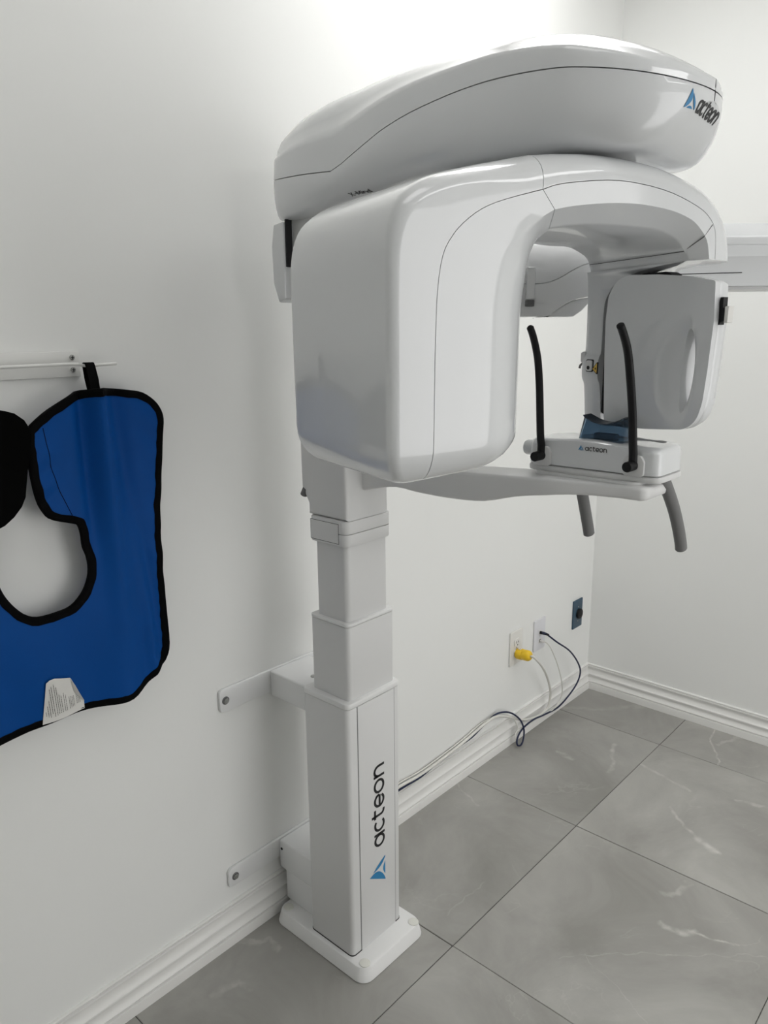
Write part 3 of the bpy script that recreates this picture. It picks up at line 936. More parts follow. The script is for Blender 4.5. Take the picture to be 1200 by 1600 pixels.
prism(bm, [(GC(GZ + GB * math.sin(2 * PI * q / 48)) + .002 + GA * 1.25 * math.cos(2 * PI * q / 48), GZ + 1.03 * GB * math.sin(2 * PI * q / 48)) for q in range(48)], W(0, 0, 0), Nn, Vector((0, 0, 1)), A, .10, .25)
cut = link('hole_cutter', bm, M_gloss, None, smooth=0)
bo = dback.modifiers.new('hole', 'BOOLEAN'); bo.object = cut; bo.operation = 'DIFFERENCE'; bo.solver = 'EXACT'
bpy.context.view_layer.update()
new_me = bpy.data.meshes.new_from_object(dback.evaluated_get(bpy.context.evaluated_depsgraph_get()))
dback.modifiers.clear(); dback.data = new_me
new_me.shade_smooth(); new_me.set_sharp_from_angle(angle=math.radians(40))
bpy.data.objects.remove(cut)
# clip at the near side of the detector
bm = bmesh.new()
prism(bm, [(.145, 1.440), (.156, 1.440), (.156, 1.444), (.164, 1.445), (.164, 1.4635), (.159, 1.464), (.159, 1.4795), (.154, 1.4795)], W(0, 0, 0), Nn, Vector((0, 0, 1)), A, .146, .156)
link('cassette_clip', bm, M_black, leg, smooth=0)
bm = bmesh.new()
prism(bm, rounded([(.1635, 1.4425), (.1690, 1.443), (.1695, 1.467), (.1635, 1.466)], .001, 2), W(0, 0, 0), Nn, Vector((0, 0, 1)), A, .145, .157)
link('clip_tab', bm, M_plate, leg, smooth=0)
# switch and laser sticker on the leg
bm = bmesh.new(); prism(bm, rounded([(-.120, 1.3625), (-.106, 1.3625), (-.106, 1.3815), (-.120, 1.3815)], .003, 3), W(0, 0, 0), Nn, Vector((0, 0, 1)), A, .1565, .166, .001, 2)
sw = link('laser_window', bm, M_satin, leg, smooth=30)
bm = bmesh.new(); prism(bm, rounded([(-.1215, 1.361), (-.1045, 1.361), (-.1045, 1.383), (-.1215, 1.383)], .003, 3), W(0, 0, 0), Nn, Vector((0, 0, 1)), A, .1585, .161)
link('window_gasket', bm, M_dark, leg)
bm = bmesh.new(); disc(bm, W(.1568, -.114, 1.3685), -A, .0035, .0008, 14); link('lens', bm, M_dark, leg)
bm = bmesh.new(); prism(bm, rounded([(-.1065, 1.3665), (-.0945, 1.3565), (-.0940, 1.3800)], .0008, 2), W(0, 0, 0), Nn, Vector((0, 0, 1)), A, .1588, .161); st_ = link('warning_sticker', bm, M_ink, leg, smooth=0)
bm = bmesh.new(); prism(bm, rounded([(-.1050, 1.3664), (-.0955, 1.3588), (-.0950, 1.3776)], .0006, 2), W(0, 0, 0), Nn, Vector((0, 0, 1)), A, .1585, .1589); link('sticker_face', bm, M_sticker, leg, smooth=0)
bm = bmesh.new()
star = []
for q in range(16):
    a = 2 * PI * q / 16; rr_ = .0030 if q % 2 == 0 else .0012
    star.append((-.0984 + rr_ * .8 * math.cos(a), 1.3672 + rr_ * math.sin(a)))
prism(bm, star, W(0, 0, 0), Nn, Vector((0, 0, 1)), A, .1583, .1586); link('sticker_sunburst', bm, M_ink, leg, smooth=0)
bm = bmesh.new(); tube(bm, [W(.170, -.134, 1.374), W(.170, -.142, 1.375), W(.170, -.1475, 1.371), W(.170, -.149, 1.366)], .0022, 8); link('lever', bm, M_grey, leg)
bm = bmesh.new(); prism(bm, rounded([(-.140, 1.377), (-.130, 1.377), (-.130, 1.398), (-.140, 1.394)], .003, 3), W(0, 0, 0), Nn, Vector((0, 0, 1)), A, .162, .176, .001, 1); link('side_cap', bm, M_satin, leg)

# --- cephalometric side arm (runs behind the C-arm to the right)
EL = Vector((math.cos(math.radians(-48)), math.sin(math.radians(-48)), 0)); EF = Vector((math.cos(math.radians(42)), math.sin(math.radians(42)), 0))
CE = EF * 1.5
def Cq(l, d, z): return CE + EL * l + EF * d + Vector((0, 0, z))
def extr(name, prof_fn, ls, m, parent, smooth=35):
    bm = bmesh.new()
    loftpts(bm, [[Cq(l, d, z) for d, z in prof_fn(l)] for l in ls], True, True, True)
    bmesh.ops.recalc_face_normals(bm, faces=bm.faces[:])
    return link(name, bm, m, parent, smooth)
def beam_prof(l):
    return [(.012, 1.5135), (.050, 1.508), (.14, 1.508), (.14, 1.632), (.060, 1.632), (.030, 1.628), (.010, 1.612), (.0015, 1.603), (0, 1.598), (0, 1.5875), (.0012, 1.587), (.0012, 1.586), (0, 1.5855), (0, 1.566), (.002, 1.562), (.008, 1.540), (.012, 1.520)]
ceph = extr('cephalometric_arm', beam_prof, [.30, .40, .50, .62, .75, .88], M_gloss, X, 25)
bm = bmesh.new(); tube(bm, [Cq(.50, .0095, 1.5345), Cq(.60, .009, 1.5362), Cq(.678, .0085, 1.5375)], .0009, 6); link('joint_line', bm, M_dark, ceph)
bm = bmesh.new(); prism(bm, rounded([(.30, 1.5075), (.88, 1.5075), (.88, 1.513), (.30, 1.513)], .001, 2), CE, EL, Vector((0, 0, 1)), EF, .020, .12); link('under_lip', bm, M_satin, ceph)
# root block with its S-shaped lower edge
scur = catmull([Vector(p) for p in [(.20, 1.519), (.276, 1.5185), (.303, 1.521), (.327, 1.530), (.350, 1.543), (.376, 1.553), (.43, 1.558)]], 5)
lowc = catmull([Vector(p) for p in [(.20, 1.460), (.299, 1.460), (.315, 1.467), (.329, 1.477), (.353, 1.489), (.385, 1.4955), (.43, 1.499)]], 5)
bm = bmesh.new()
rings = []
for p in [Vector((.05, 1.519)), Vector((.12, 1.519))] + scur:
    zs_ = p.y + .0004
    rings.append([Cq(p.x, d, z) for d, z in ((.11, zs_), (-.035, zs_), (-.0345, zs_ + .006), (-.030, zs_ + .3 * (1.632 - zs_)), (-.012, zs_ + .58 * (1.632 - zs_)), (.020, zs_ + .82 * (1.632 - zs_)), (.060, zs_ + .96 * (1.632 - zs_)), (.11, 1.634))])
loftpts(bm, rings, True, True, True)
bmesh.ops.recalc_face_normals(bm, faces=bm.faces[:])
M_rootw = mat('lit_white_plastic', (.84, .845, .85), .25, coat=.8, noise=.004)  # paler than the other plastic: strong light on the root put into its colour
blk = link('arm_root_cover', bm, M_rootw, X, smooth=40)
bm = bmesh.new()
prism(bm, [(.05, 1.460)] + [(p.x, p.y) for p in lowc] + [(p.x, p.y - .0004) for p in reversed(scur)] + [(.05, 1.519)], CE, EL, Vector((0, 0, 1)), EF, -.035, .12, .0012, 1)
link('arm_root_shell', bm, M_rootw, blk, smooth=40)
bm = bmesh.new()
prism(bm, [(.302, 1.4592), (.356, 1.4592), (.372, 1.470), (.386, 1.4855), (.43, 1.493)] + [(p.x, p.y - .0014) for p in reversed(lowc) if p.x > .304], CE, EL, Vector((0, 0, 1)), EF, -.020, .12, .001, 1)
link('arm_root_floor', bm, M_rootw, blk, smooth=40)
bm = bmesh.new(); prism(bm, rounded([(.262, 1.490), (.2765, 1.490), (.2765, 1.547), (.262, 1.547)], .002, 2), CE, EL, Vector((0, 0, 1)), EF, -.052, -.035, .002, 2); link('latch', bm, M_rootw, blk)
bm = bmesh.new(); prism(bm, rounded([(.262, 1.4775), (.2765, 1.4775), (.2765, 1.489), (.262, 1.489)], .001, 2), CE, EL, Vector((0, 0, 1)), EF, -.050, -.035, .001, 1); link('latch_foot', bm, M_grey, blk)

# --- chin-rest arm
bm = bmesh.new()
topc = [(1.075, 1.165), (.95, 1.176), (.85, 1.183), (.738, 1.187), (.648, 1.190), (.56, 1.190), (.48, 1.190)]
botc = [(1.075, 1.115), (.978, 1.136), (.912, 1.133), (.846, 1.131), (.773, 1.134), (.71, 1.150), (.659, 1.159), (.588, 1.167), (.48, 1.167)]
tc_ = catmull([Vector(p) for p in topc], 6); bc_ = catmull([Vector(p) for p in botc], 6)
def yz_at(curve, y):
    for a, b in zip(curve[:-1], curve[1:]):
        if (a.x - y) * (b.x - y) <= 0 and a.x != b.x: return a.y + (b.y - a.y) * (y - a.x) / (b.x - a.x)
    return curve[-1].y if y < curve[-1].x else curve[0].y
rings = []
ys = [1.07 - i * .02 for i in range(29)] + [.495, .487, .4835]
for i, y in enumerate(ys):
    zt, zb = yz_at(tc_, y), yz_at(bc_, y)
    xn = 1.105 + .018 * sstep(.95, .66, y) + .030 * sstep(.68, .50, y)   # near face swings slightly outwards
    xf = xn + .080 + .015 * sstep(.9, .6, y)
    e = {-3: 0.0, -2: .006, -1: .016}.get(i - len(ys), 0.0)
    c = .006
    p = rounded([(xn + e, zb + e * .2), (xf - e, zb + e * .2), (xf - e, zt - e * .2), (xn + e, zt - e * .2)], c, 3)
    rings.append([Vector((q.x, y, q.y)) for q in p])
loftpts(bm, rings, True, True, True)
bmesh.ops.recalc_face_normals(bm, faces=bm.faces[:])
chin_arm = link('chin_rest_arm', bm, M_satin, X, smooth=40)

# --- chin rest
def yrect(x0, x1, y0, y1): return [(x0, y0), (x1, y0), (x1, y1), (x0, y1)]
bm = bmesh.new(); prism(bm, rounded(yrect(1.158, 1.255, .500, .695), .022, 6), O3, EX, EY, EZ, 1.188, 1.1945, .001, 2)
cb = link('chin_rest_foot', bm, M_satin, X, smooth=35)
bm = bmesh.new()
trayp = [Vector((q.x - .006 * math.cos(PI * max(-.5, min(.5, (q.y - .594) / .22))) * (1 if q.x < 1.2 else 0), q.y)) for q in resample(rounded(yrect(1.172, 1.286, .472, .715), [.016, .030, .030, .016], 6), .012)]
prism(bm, trayp, O3, EX, EY, EZ, 1.1938, 1.2042, .0025, 2)
link('chin_rest_tray', bm, M_satin, cb, smooth=35)
bm = bmesh.new()
rings = []
base_ = resample(rounded(yrect(-.057, .057, -.120, .120), [.016, .030, .030, .016], 6), .012)
for ins, z in ((.002, 1.2052), (0, 1.2068), (.0008, 1.2400), (.0030, 1.2465), (.0075, 1.2495), (.016, 1.2505)):
    rings.append([Vector((1.228 + q.x * (1 - ins / .057), .593 + q.y * (1 - ins / .12), z + (.005 * math.exp(-((q.y + .593 - .60) / .06) ** 2) if z > 1.243 else 0))) for q in base_])
loftpts(bm, rings, True, True, True)
bmesh.ops.recalc_face_normals(bm, faces=bm.faces[:])
cr = link('chin_rest_body', bm, M_gloss, X, smooth=40)
bm = bmesh.new(); disc(bm, (1.20, .708, 1.2285), (0, 1, 0), .0140, .026, 24, .005); link('adjusting_knob', bm, M_gloss, cr, smooth=40)
bm = bmesh.new(); disc(bm, (1.255, .510, 1.2500), (0, 0, 1), .012, .0016, 20, .0006); link('button', bm, M_grey, cr)
# lettering on its face
kc = .0078
def on_chin(u, v, y0): return Vector((1.1705, y0 - u * kc, 1.2305 + v * kc))
decal('logo_mark', mark_quads(), lambda u, v: Vector((1.1708, .6140 - u * .0052, 1.2372 + v * .0058)), M_blueink, cr, .0003)
decal('logo_word', wq, lambda u, v: Vector((1.1708, .6015 - u * .0061, 1.2370 + v * .0066)), M_ink, cr, .0003)
# tinted chin support: hollow cup with a saddle top
bm = bmesh.new()
def cup(yc, hw0, hw1, x0, x1, z0, h, dip, wall):
    rings = []
    n = 8
    for lev, (hw, ins) in enumerate(((hw0, 0), (hw1, .004))):
        ring = []
        pts = resample(rounded(yrect(x0 + ins, x1 - ins, yc - hw, yc + hw), .007, 3), .007)
        ring = [Vector((p.x, p.y, z0 if lev == 0 else z0 + h - dip * (1 - min(1, abs(p.y - yc) / hw) ** 2))) for p in pts]
        rings.append(ring)
    return rings
yc = .5825
N_ = 60
def oval(hw, x0, x1, r, n=N_):
    base = rounded(yrect(x0, x1, yc - hw, yc + hw), r, 4)
    base = [Vector(p) for p in base]
    per = [0]
    for a, b in zip(base, base[1:] + base[:1]): per.append(per[-1] + (b - a).length)
    out = []
    for i in range(n):
        s = per[-1] * i / n
        for k_ in range(len(base)):
            if per[k_] <= s <= per[k_ + 1]:
                out.append(base[k_].lerp(base[(k_ + 1) % len(base)], (s - per[k_]) / max(1e-9, per[k_ + 1] - per[k_]))); break
    return out
def rim(o, z, h, dip, hw): return [Vector((p.x, p.y, z + h - dip * (1 - (min(1, abs(p.y - yc) / hw)) ** 2))) for p in o]
o0, o1 = oval(.043, 1.185, 1.228, .008), oval(.0365, 1.190, 1.224, .008)
i0, i1 = oval(.0400, 1.188, 1.225, .006), oval(.0335, 1.193, 1.221, .006)
z0 = 1.2515
loftpts(bm, [[Vector((p.x, p.y, z0)) for p in o0], rim(o1, z0, .041, .012, .0365), rim(i1, z0, .040, .012, .0365), [Vector((p.x, p.y, z0 + .004)) for p in i0]], True, True, True)
bmesh.ops.recalc_face_normals(bm, faces=bm.faces[:])
cs = link('chin_support', bm, M_window, cr, smooth=40)
bm = bmesh.new()
rings = []
for q in range(21):
    t = -1 + q / 10
    yy, zz = yc + .0372 * t, z0 + .0412 - .012 * (1 - t * t)
    xa, xb = 1.1890 + .004 * t ** 8, 1.2250 - .004 * t ** 8
    rings.append([Vector((xa, yy, zz)), Vector((xb, yy, zz)), Vector((xb, yy, zz + .0016)), Vector((xa, yy, zz + .0016))])
loftpts(bm, rings, True, True, True)
bmesh.ops.recalc_face_normals(bm, faces=bm.faces[:])
link('support_pad', bm, mat('dark_pad', (.025, .035, .05), .3, noise=.03), cr, smooth=30)
bm = bmesh.new()
box(bm, 1.198, 1.216, yc - .020, yc + .020, z0 + .001, z0 + .013, .003, 2)
link('support_core', bm, mat('grey_blue_plastic', (.34, .42, .50), .4, noise=.02), cr)
# temple supports
ROD1 = [(1.170, .682, 1.222), (1.170, .682, 1.240), (1.166, .682, 1.257), (1.161, .682, 1.302), (1.156, .682, 1.346), (1.149, .682, 1.383), (1.141, .682, 1.405), (1.130, .682, 1.426), (1.119, .682, 1.441)]
ROD2 = [(1.170, .514, 1.222), (1.169, .514, 1.240), (1.165, .514, 1.261), (1.155, .514, 1.312), (1.140, .514, 1.363), (1.128, .514, 1.397), (1.117, .514, 1.416), (1.104, .514, 1.432), (1.094, .514, 1.442)]
for rod, yy in ((ROD1, .682), (ROD2, .514)):
    bm = bmesh.new()
    pth = catmull([Vector(p) + Vector((-.005, 0, 0)) for p in rod], 5)
    tube(bm, pth, lambda t: (.0072 - .0010 * t) * (1 if t < .985 else .6), 14, True, ((1, 0, 0), .8))
    rd = link('temple_support', bm, M_black, X, smooth=50)
    bm = bmesh.new(); disc(bm, (1.178, yy, 1.222), (-1, 0, 0), .0085, .036, 22, .002); link('pivot', bm, M_black, rd)
    bm = bmesh.new(); prism(bm, rounded([(yy - .018, 1.2040), (yy + .018, 1.2040), (yy + .018, 1.228), (yy + .012, 1.238), (yy - .012, 1.238), (yy - .018, 1.228)], .006, 4), (0, 0, 0), (0, 1, 0), (0, 0, 1), (1, 0, 0), 1.166, 1.175, .0015, 2); link('pivot_mount', bm, M_satin, rd)
# hand grips
for pts in ([(1.225, .655, 1.196), (1.252, .656, 1.175), (1.272, .657, 1.148), (1.291, .657, 1.106), (1.308, .657, 1.066), (1.313, .657, 1.052)],
            [(1.222, .488, 1.197), (1.248, .489, 1.176), (1.286, .489, 1.134), (1.314, .489, 1.094), (1.332, .489, 1.062), (1.337, .489, 1.047)]):
    bm = bmesh.new(); pth = catmull([Vector(p) for p in pts], 6)
    tube(bm, pth, lambda t: .0125 * (1 if t < .93 else math.sqrt(max(.02, 1 - ((t - .93) / .07) ** 2))), 16, True, ((0, 1, 0), .8))
    link('hand_grip', bm, M_grey, X, smooth=50)

# ================================================================== APRON AND RACK
rack = empty('apron_rack', 'white wall rack with two screws and thin wire rod holding the blue apron', 'rack', (.30, WY, 1.385))
bm = bmesh.new(); box(bm, .08, .666, WY - .005, WY - .0004, 1.362, 1.4065, .0012, 2)
rp = link('rack_plate', bm, M_steelplate, rack, smooth=30)
for zz in (1.396, 1.3745):
    bm = bmesh.new(); disc(bm, (.6525, WY - .005, zz), (0, -1, 0), .0046, .0022, 18, .001); s_ = link('screw', bm, M_chrome, rp)
    bm = bmesh.new(); box(bm, .6525 - .0028, .6525 + .0028, WY - .0076, WY - .0071, zz - .0005, zz + .0005); box(bm, .6525 - .0005, .6525 + .0005, WY - .0076, WY - .0071, zz - .0028, zz + .0028); link('screw_cross', bm, M_dark, rp, smooth=0)
bm = bmesh.new()
tube(bm, catmull([Vector(p) for p in [(.10, 1.322, 1.382), (.40, 1.318, 1.383), (.60, 1.314, 1.3845), (.648, 1.309, 1.3845), (.662, 1.300, 1.382), (.69, 1.298, 1.3825), (.718, 1.298, 1.3835)]], 6), .0030, 10)
link('wire_rod', bm, M_steelplate, rack, smooth=50)

AP = [(.4329, .7477), (.4654, .7482), (.4995, .7522), (.5528, .7556), (.608, .7489), (.6598, .7419), (.6945, .7462), (.7315, .764), (.7595, .7846), (.768, .7983), (.7735, .8284), (.7715, .8905), (.7701, .9579), (.7714, 1.0232), (.7728, 1.0873), (.7831, 1.1739), (.7923, 1.2469), (.7963, 1.277), (.7924, 1.2955), (.7803, 1.3132), (.7577, 1.3289), (.7297, 1.3353), (.6987, 1.3395), (.6746, 1.342), (.6554, 1.341), (.6267, 1.334), (.597, 1.3198), (.5737, 1.3076), (.5527, 1.2934), (.5407, 1.2818), (.5367, 1.2652), (.5369, 1.2308), (.5395, 1.1978), (.5428, 1.1697), (.5499, 1.1462), (.5622, 1.127), (.5861, 1.1168), (.6063, 1.1094), (.6127, 1.1034), (.6158, 1.0875), (.6169, 1.0635), (.6222, 1.0443), (.6233, 1.0199), (.6173, .997), (.6041, .9761), (.5832, .9599), (.5568, .9553), (.5227, .9558), (.5019, .9666), (.4848, .9854), (.4725, 1.0059), (.4661, 1.0223)]
# the left half, out of the picture, is the mirror about the neck opening
left_tail = [(.4600, 1.045), (.4520, 1.09), (.4400, 1.125), (.4100, 1.16), (.3600, 1.16), (.30, 1.13), (.285, .98), (.285, .82), (.31, .765), (.37, .749)]
APC = [tuple(q) for q in catmull([Vector(p) for p in AP], 3)] + left_tail
apron = empty('lead_apron', 'blue vinyl lead apron with black binding hanging by a black loop on the wire rod', 'apron', (.55, 1.285, .74))
def apron_y(x, z):
    y = 1.287
    top = sstep(.78, 1.30, z)
    y -= .022 * math.exp(-((x - .667 - (1.34 - z) * .030) / (.014 + .03 * (1.34 - z))) ** 2) * (.35 + .65 * top)      # ridge falling from the loop
    y += .015 * math.exp(-((x - .640 - (1.34 - z) * .006) / .012) ** 2) * sstep(1.0, 1.2, z)                        # trough left of it
    y += .008 * math.exp(-((x - .700 - (1.34 - z) * .060) / .016) ** 2) * sstep(.75, 1.15, z)
    y -= .007 * math.exp(-((x - .722 + (z - 1.0) * .09) / .012) ** 2) * (1 - sstep(1.05, 1.2, z))                  # long crease to the lower corner
    y += .006 * math.exp(-((x - .745 + (z - .95) * .10) / .010) ** 2) * (1 - sstep(.98, 1.12, z))
    y += .005 * math.sin((x - .5) * 48 + z * 4) * (1 - sstep(.74, .98, z))
    # short pulls along the right binding and the shoulder seam
    y -= .0016 * math.sin(z * 95 + x * 40) * math.exp(-((x - .765) / .020) ** 2) * sstep(.9, 1.0, z)
    y -= .0030 * math.sin(z * 120 - x * 60) * math.exp(-((x - .565) / .016) ** 2) * sstep(1.12, 1.16, z) * (1 - sstep(1.22, 1.27, z))
    y -= .004 * sstep(.60, .54, x) * sstep(1.1, 1.3, z)
    y += .016 * sstep(.95, .74, z) * .5
    return y
outl = resample(APC, .009)
v2, f2 = fillpoly(outl, .0075)
bm = bmesh.new()
fv = [bm.verts.new((p.x, apron_y(p.x, p.y) - .004, p.y)) for p in v2]
bv = [bm.verts.new((p.x, apron_y(p.x, p.y) + .004, p.y)) for p in v2]
for f in f2:
    bm.faces.new([fv[i] for i in f]); bm.faces.new([bv[i] for i in reversed(f)])
edges_ = {}
for f in f2:
    for a, b in zip(f, list(f[1:]) + [f[0]]): edges_[(a, b)] = edges_.get((a, b), 0) + 1
for (a, b) in edges_:
    if (b, a) not in edges_: bm.faces.new((fv[b], fv[a], bv[a], bv[b]))
bmesh.ops.recalc_face_normals(bm, faces=bm.faces[:])
link('apron_panel', bm, M_cloth, apron, smooth=60)
# binding tape round the edge
def binding(points, width, th, yfn, closed=True):
    P = resample(points, .008, closed)
    n = len(P)
    area = sum(P[i].x * P[(i + 1) % n].y - P[(i + 1) % n].x * P[i].y for i in range(n))
    sg = 1 if area > 0 else -1
    bm = bmesh.new(); rings = []
    # smoothed normals keep the inner edge from crossing itself in tight corners
    nr = []
    for i in range(n):
        t = P[(i + 1) % n] - P[i - 1]; t.normalize(); nr.append(Vector((-t.y, t.x)) * sg)
    for i in range(n):
        m_ = nr[i - 1] + nr[i] + nr[(i + 1) % n]; m_.normalize()
        p = P[i]; q = p + m_ * width; o = p - m_ * .0012
        wv = .0006 * math.sin(i * 1.7) + .0004 * math.sin(i * .6)
        q += m_ * wv
        yo, yi = yfn(p.x, p.y), yfn(q.x, q.y)
        rings.append([Vector((o.x, yo + th, o.y)), Vector((o.x, yo - th, o.y)), Vector((p.x, yo - th - .0014, p.y)), Vector(((p.x + q.x) / 2, (yo + yi) / 2 - th - .0020, (p.y + q.y) / 2)), Vector((q.x, yi - th - .0010, q.y)), Vector((q.x, yi - th + .001, q.y)), Vector((q.x, yi + th + .001, q.y)), Vector((p.x, yo + th + .0014, p.y))])
    if closed: rings.append(rings[0])
    loftpts(bm, rings, True)
    bmesh.ops.remove_doubles(bm, verts=bm.verts[:], dist=1e-6)
    bmesh.ops.recalc_face_normals(bm, faces=bm.faces[:])
    return bm
link('binding', binding(APC, .0125, .0040, apron_y), M_bind, apron, smooth=45)
# stitched seam on the shoulder
bm = bmesh.new()
ps = catmull([Vector(p) for p in [(.5655, 1.283), (.571, 1.24), (.5745, 1.209), (.583, 1.174), (.599, 1.131), (.603, 1.120)]], 8)
tube(bm, [(p.x, apron_y(p.x, p.y) - .0042, p.y) for p in ps], .0006, 6); link('stitching', bm, M_bind, apron)
# hanging loop over the rod
bm = bmesh.new()
lw = .0088
prf = [(1.2800, 1.333), (1.2835, 1.36), (1.2912, 1.3820), (1.2940, 1.3866), (1.2985, 1.3876), (1.3030, 1.3862), (1.3035, 1.3800), (1.3005, 1.36), (1.2925, 1.333)]
rings = []
for i, (yy, zz) in enumerate(prf):
    j0, j1 = prf[max(0, i - 1)], prf[min(len(prf) - 1, i + 1)]
    ty, tz = j1[0] - j0[0], j1[1] - j0[1]; l_ = math.hypot(ty, tz); ny, nz = tz / l_, -ty / l_
    xc = .6655 + (1.388 - zz) * .0
    rings.append([Vector((xc - lw, yy, zz)), Vector((xc + lw, yy, zz)), Vector((xc + lw, yy + ny * .0012, zz + nz * .0012)), Vector((xc - lw, yy + ny * .0012, zz + nz * .0012))])
loftpts(bm, rings, True, True, True); bmesh.ops.recalc_face_normals(bm, faces=bm.faces[:])
link('hanging_loop', bm, M_bind, apron, smooth=40)
# folded shoulder with its black felt side out, seen at the left edge
FL = [(.300, 1.12), (.34, 1.30), (.42, 1.325), (.480, 1.323), (.504, 1.317), (.518, 1.312), (.532, 1.300), (.539, 1.286), (.5405, 1.273), (.537, 1.252), (.528, 1.210), (.521, 1.173), (.513, 1.158), (.498, 1.143), (.481, 1.132), (.44, 1.12)]
outl = resample(FL, .012)
v2, f2 = fillpoly(outl, .014)
bm = bmesh.new()
def flap_y(x, z): return 1.276 - .003 * math.sin(x * 30 + z * 12)
fv = [bm.verts.new((p.x, flap_y(p.x, p.y) - .006, p.y)) for p in v2]
bv = [bm.verts.new((p.x, flap_y(p.x, p.y) + .003, p.y)) for p in v2]
for f in f2:
    bm.faces.new([fv[i] for i in f]); bm.faces.new([bv[i] for i in reversed(f)])
edges_ = {}
for f in f2:
    for a, b in zip(f, list(f[1:]) + [f[0]]): edges_[(a, b)] = 1
for (a, b) in edges_:
    if (b, a) not in edges_: bm.faces.new((fv[b], fv[a], bv[a], bv[b]))
bmesh.ops.recalc_face_normals(bm, faces=bm.faces[:])
fo = link('shoulder_flap', bm, M_felt, apron, smooth=40); fo['label'] = 'black felt side of the folded shoulder'
# care label tucked under the lower binding, with lines of small print and a folded corner
LB = [(.509, .7565), (.5205, .834), (.527, .8385), (.536, .839), (.5655, .8285), (.5755, .808), (.5905, .7715), (.5905, .7555)]
def lab_y(x, z): return apron_y(x, z) - .0056 - .0035 * math.sin(PI * max(0, min(1, (x - .505) / .085))) * sstep(.75, .83, z)
bm = bmesh.new(); v2, f2 = fillpoly(resample(LB, .006), .006)
fv = [bm.verts.new((p.x, lab_y(p.x, p.y), p.y)) for p in v2]
for f in f2: bm.faces.new([fv[i] for i in f])
bmesh.ops.recalc_face_normals(bm, faces=bm.faces[:])
bmesh.ops.solidify(bm, geom=bm.faces[:], thickness=.0004)
lab = link('care_label', bm, M_label, apron, smooth=40)
bm = bmesh.new()
rl = random.Random(3)
for k_, (xa, za, zb_) in enumerate([(.516, .771, .779), (.520, .768, .790), (.5235, .766, .800), (.5275, .772, .822), (.531, .765, .826), (.5355, .766, .829), (.5390, .768, .822), (.5425, .768, .806), (.5460, .768, .802), (.551, .768, .824), (.5545, .768, .824), (.5610, .768, .804), (.5640, .769, .809), (.5670, .770, .808), (.5700, .770, .803), (.5760, .772, .798), (.5790, .772, .796), (.5820, .772, .792)]):
    z = za
    while z < zb_:
        ln = rl.uniform(.0012, .0045)
        z1 = min(zb_, z + ln)
        sk = -.07
        def LP(x, zz): return Vector((x + (zz - .77) * sk * -1 * -1, lab_y(x, zz) - .0008, zz))
        q = [LP(xa, z), LP(xa + .0010, z), LP(xa + .0010, z1), LP(xa, z1)]
        bm.faces.new([bm.verts.new(p) for p in q])
        z = z1 + rl.uniform(.0005, .0011)
bmesh.ops.solidify(bm, geom=bm.faces[:], thickness=-.0002)
pr_ = link('small_print', bm, M_print, lab, smooth=0); pr_['kind'] = 'stuff'
bm = bmesh.new()
tri = [(.5655, .8285), (.5905, .7715), (.5870, .7745), (.5720, .7965)]
q = [Vector((x, lab_y(x, z) - .0022, z)) for x, z in tri]; bm.faces.new([bm.verts.new(p) for p in q])
bmesh.ops.solidify(bm, geom=bm.faces[:], thickness=.0004)
link('folded_corner', bm, M_label, lab, smooth=0)

# ================================================================== OUTLETS AND CABLES
def plate(bm, xc, zc, w, h, th): 
    prism(bm, rounded([(xc - w / 2, zc - h / 2), (xc + w / 2, zc - h / 2), (xc + w / 2, zc + h / 2), (xc - w / 2, zc + h / 2)], .003, 3), (0, WY, 0), (1, 0, 0), (0, 0, 1), (0, -1, 0), .0003, th, .0022, 3)
def slots(bm, xc, zc):
    for dx, hh in ((-.0063, .0080), (.0063, .0066)): box(bm, xc + dx - .0012, xc + dx + .0012, WY - .0103, WY - .0098, zc + .002 - hh / 2, zc + .002 + hh / 2)
    disc(bm, (xc, WY - .0098, zc - .0085), (0, -1, 0), .0024, .0005, 12)
# power outlet with the yellow plug
o1 = empty('power_outlet', 'white duplex power outlet with yellow plug in its lower socket', 'outlet', (2.155, WY, .355))
bm = bmesh.new(); plate(bm, 2.155, .355, .080, .126, .0062); p1 = link('cover_plate', bm, M_plate, o1, smooth=30)
for zc in (.3745, .3355):
    bm = bmesh.new()
    prism(bm, rounded([(2.155 - .0165, zc - .014), (2.155 + .0165, zc - .014), (2.155 + .0165, zc + .014), (2.155 - .0165, zc + .014)], .009, 5), (0, WY, 0), (1, 0, 0), (0, 0, 1), (0, -1, 0), .005, .0098, .0008, 2)
    rc = link('socket', bm, M_plate, o1, smooth=30)
    bm = bmesh.new(); slots(bm, 2.155, zc); link('slots', bm, M_dark, rc, smooth=0)
bm = bmesh.new(); disc(bm, (2.155, WY - .0062, .355), (0, -1, 0), .0028, .001, 12); link('screw', bm, M_chrome, o1)
# data outlet
o2 = empty('data_outlet', 'white wall plate with navy and white cables in its two jacks', 'outlet', (2.312, WY, .354))
bm = bmesh.new(); plate(bm, 2.312, .354, .076, .120, .0062); link('cover_plate', bm, mat('cool_white_plastic', (.72, .72, .75), .35, noise=.01), o2, smooth=30)
for zc in (.362, .330):
    bm = bmesh.new(); box(bm, 2.312 - .0085, 2.312 + .0085, WY - .0075, WY - .006, zc - .0095, zc + .0095, .0008, 1); jk = link('jack', bm, M_plate, o2, smooth=0)
    bm = bmesh.new(); box(bm, 2.312 - .0055, 2.312 + .0055, WY - .0079, WY - .0074, zc - .005, zc + .005); link('jack_opening', bm, M_dark, jk, smooth=0)
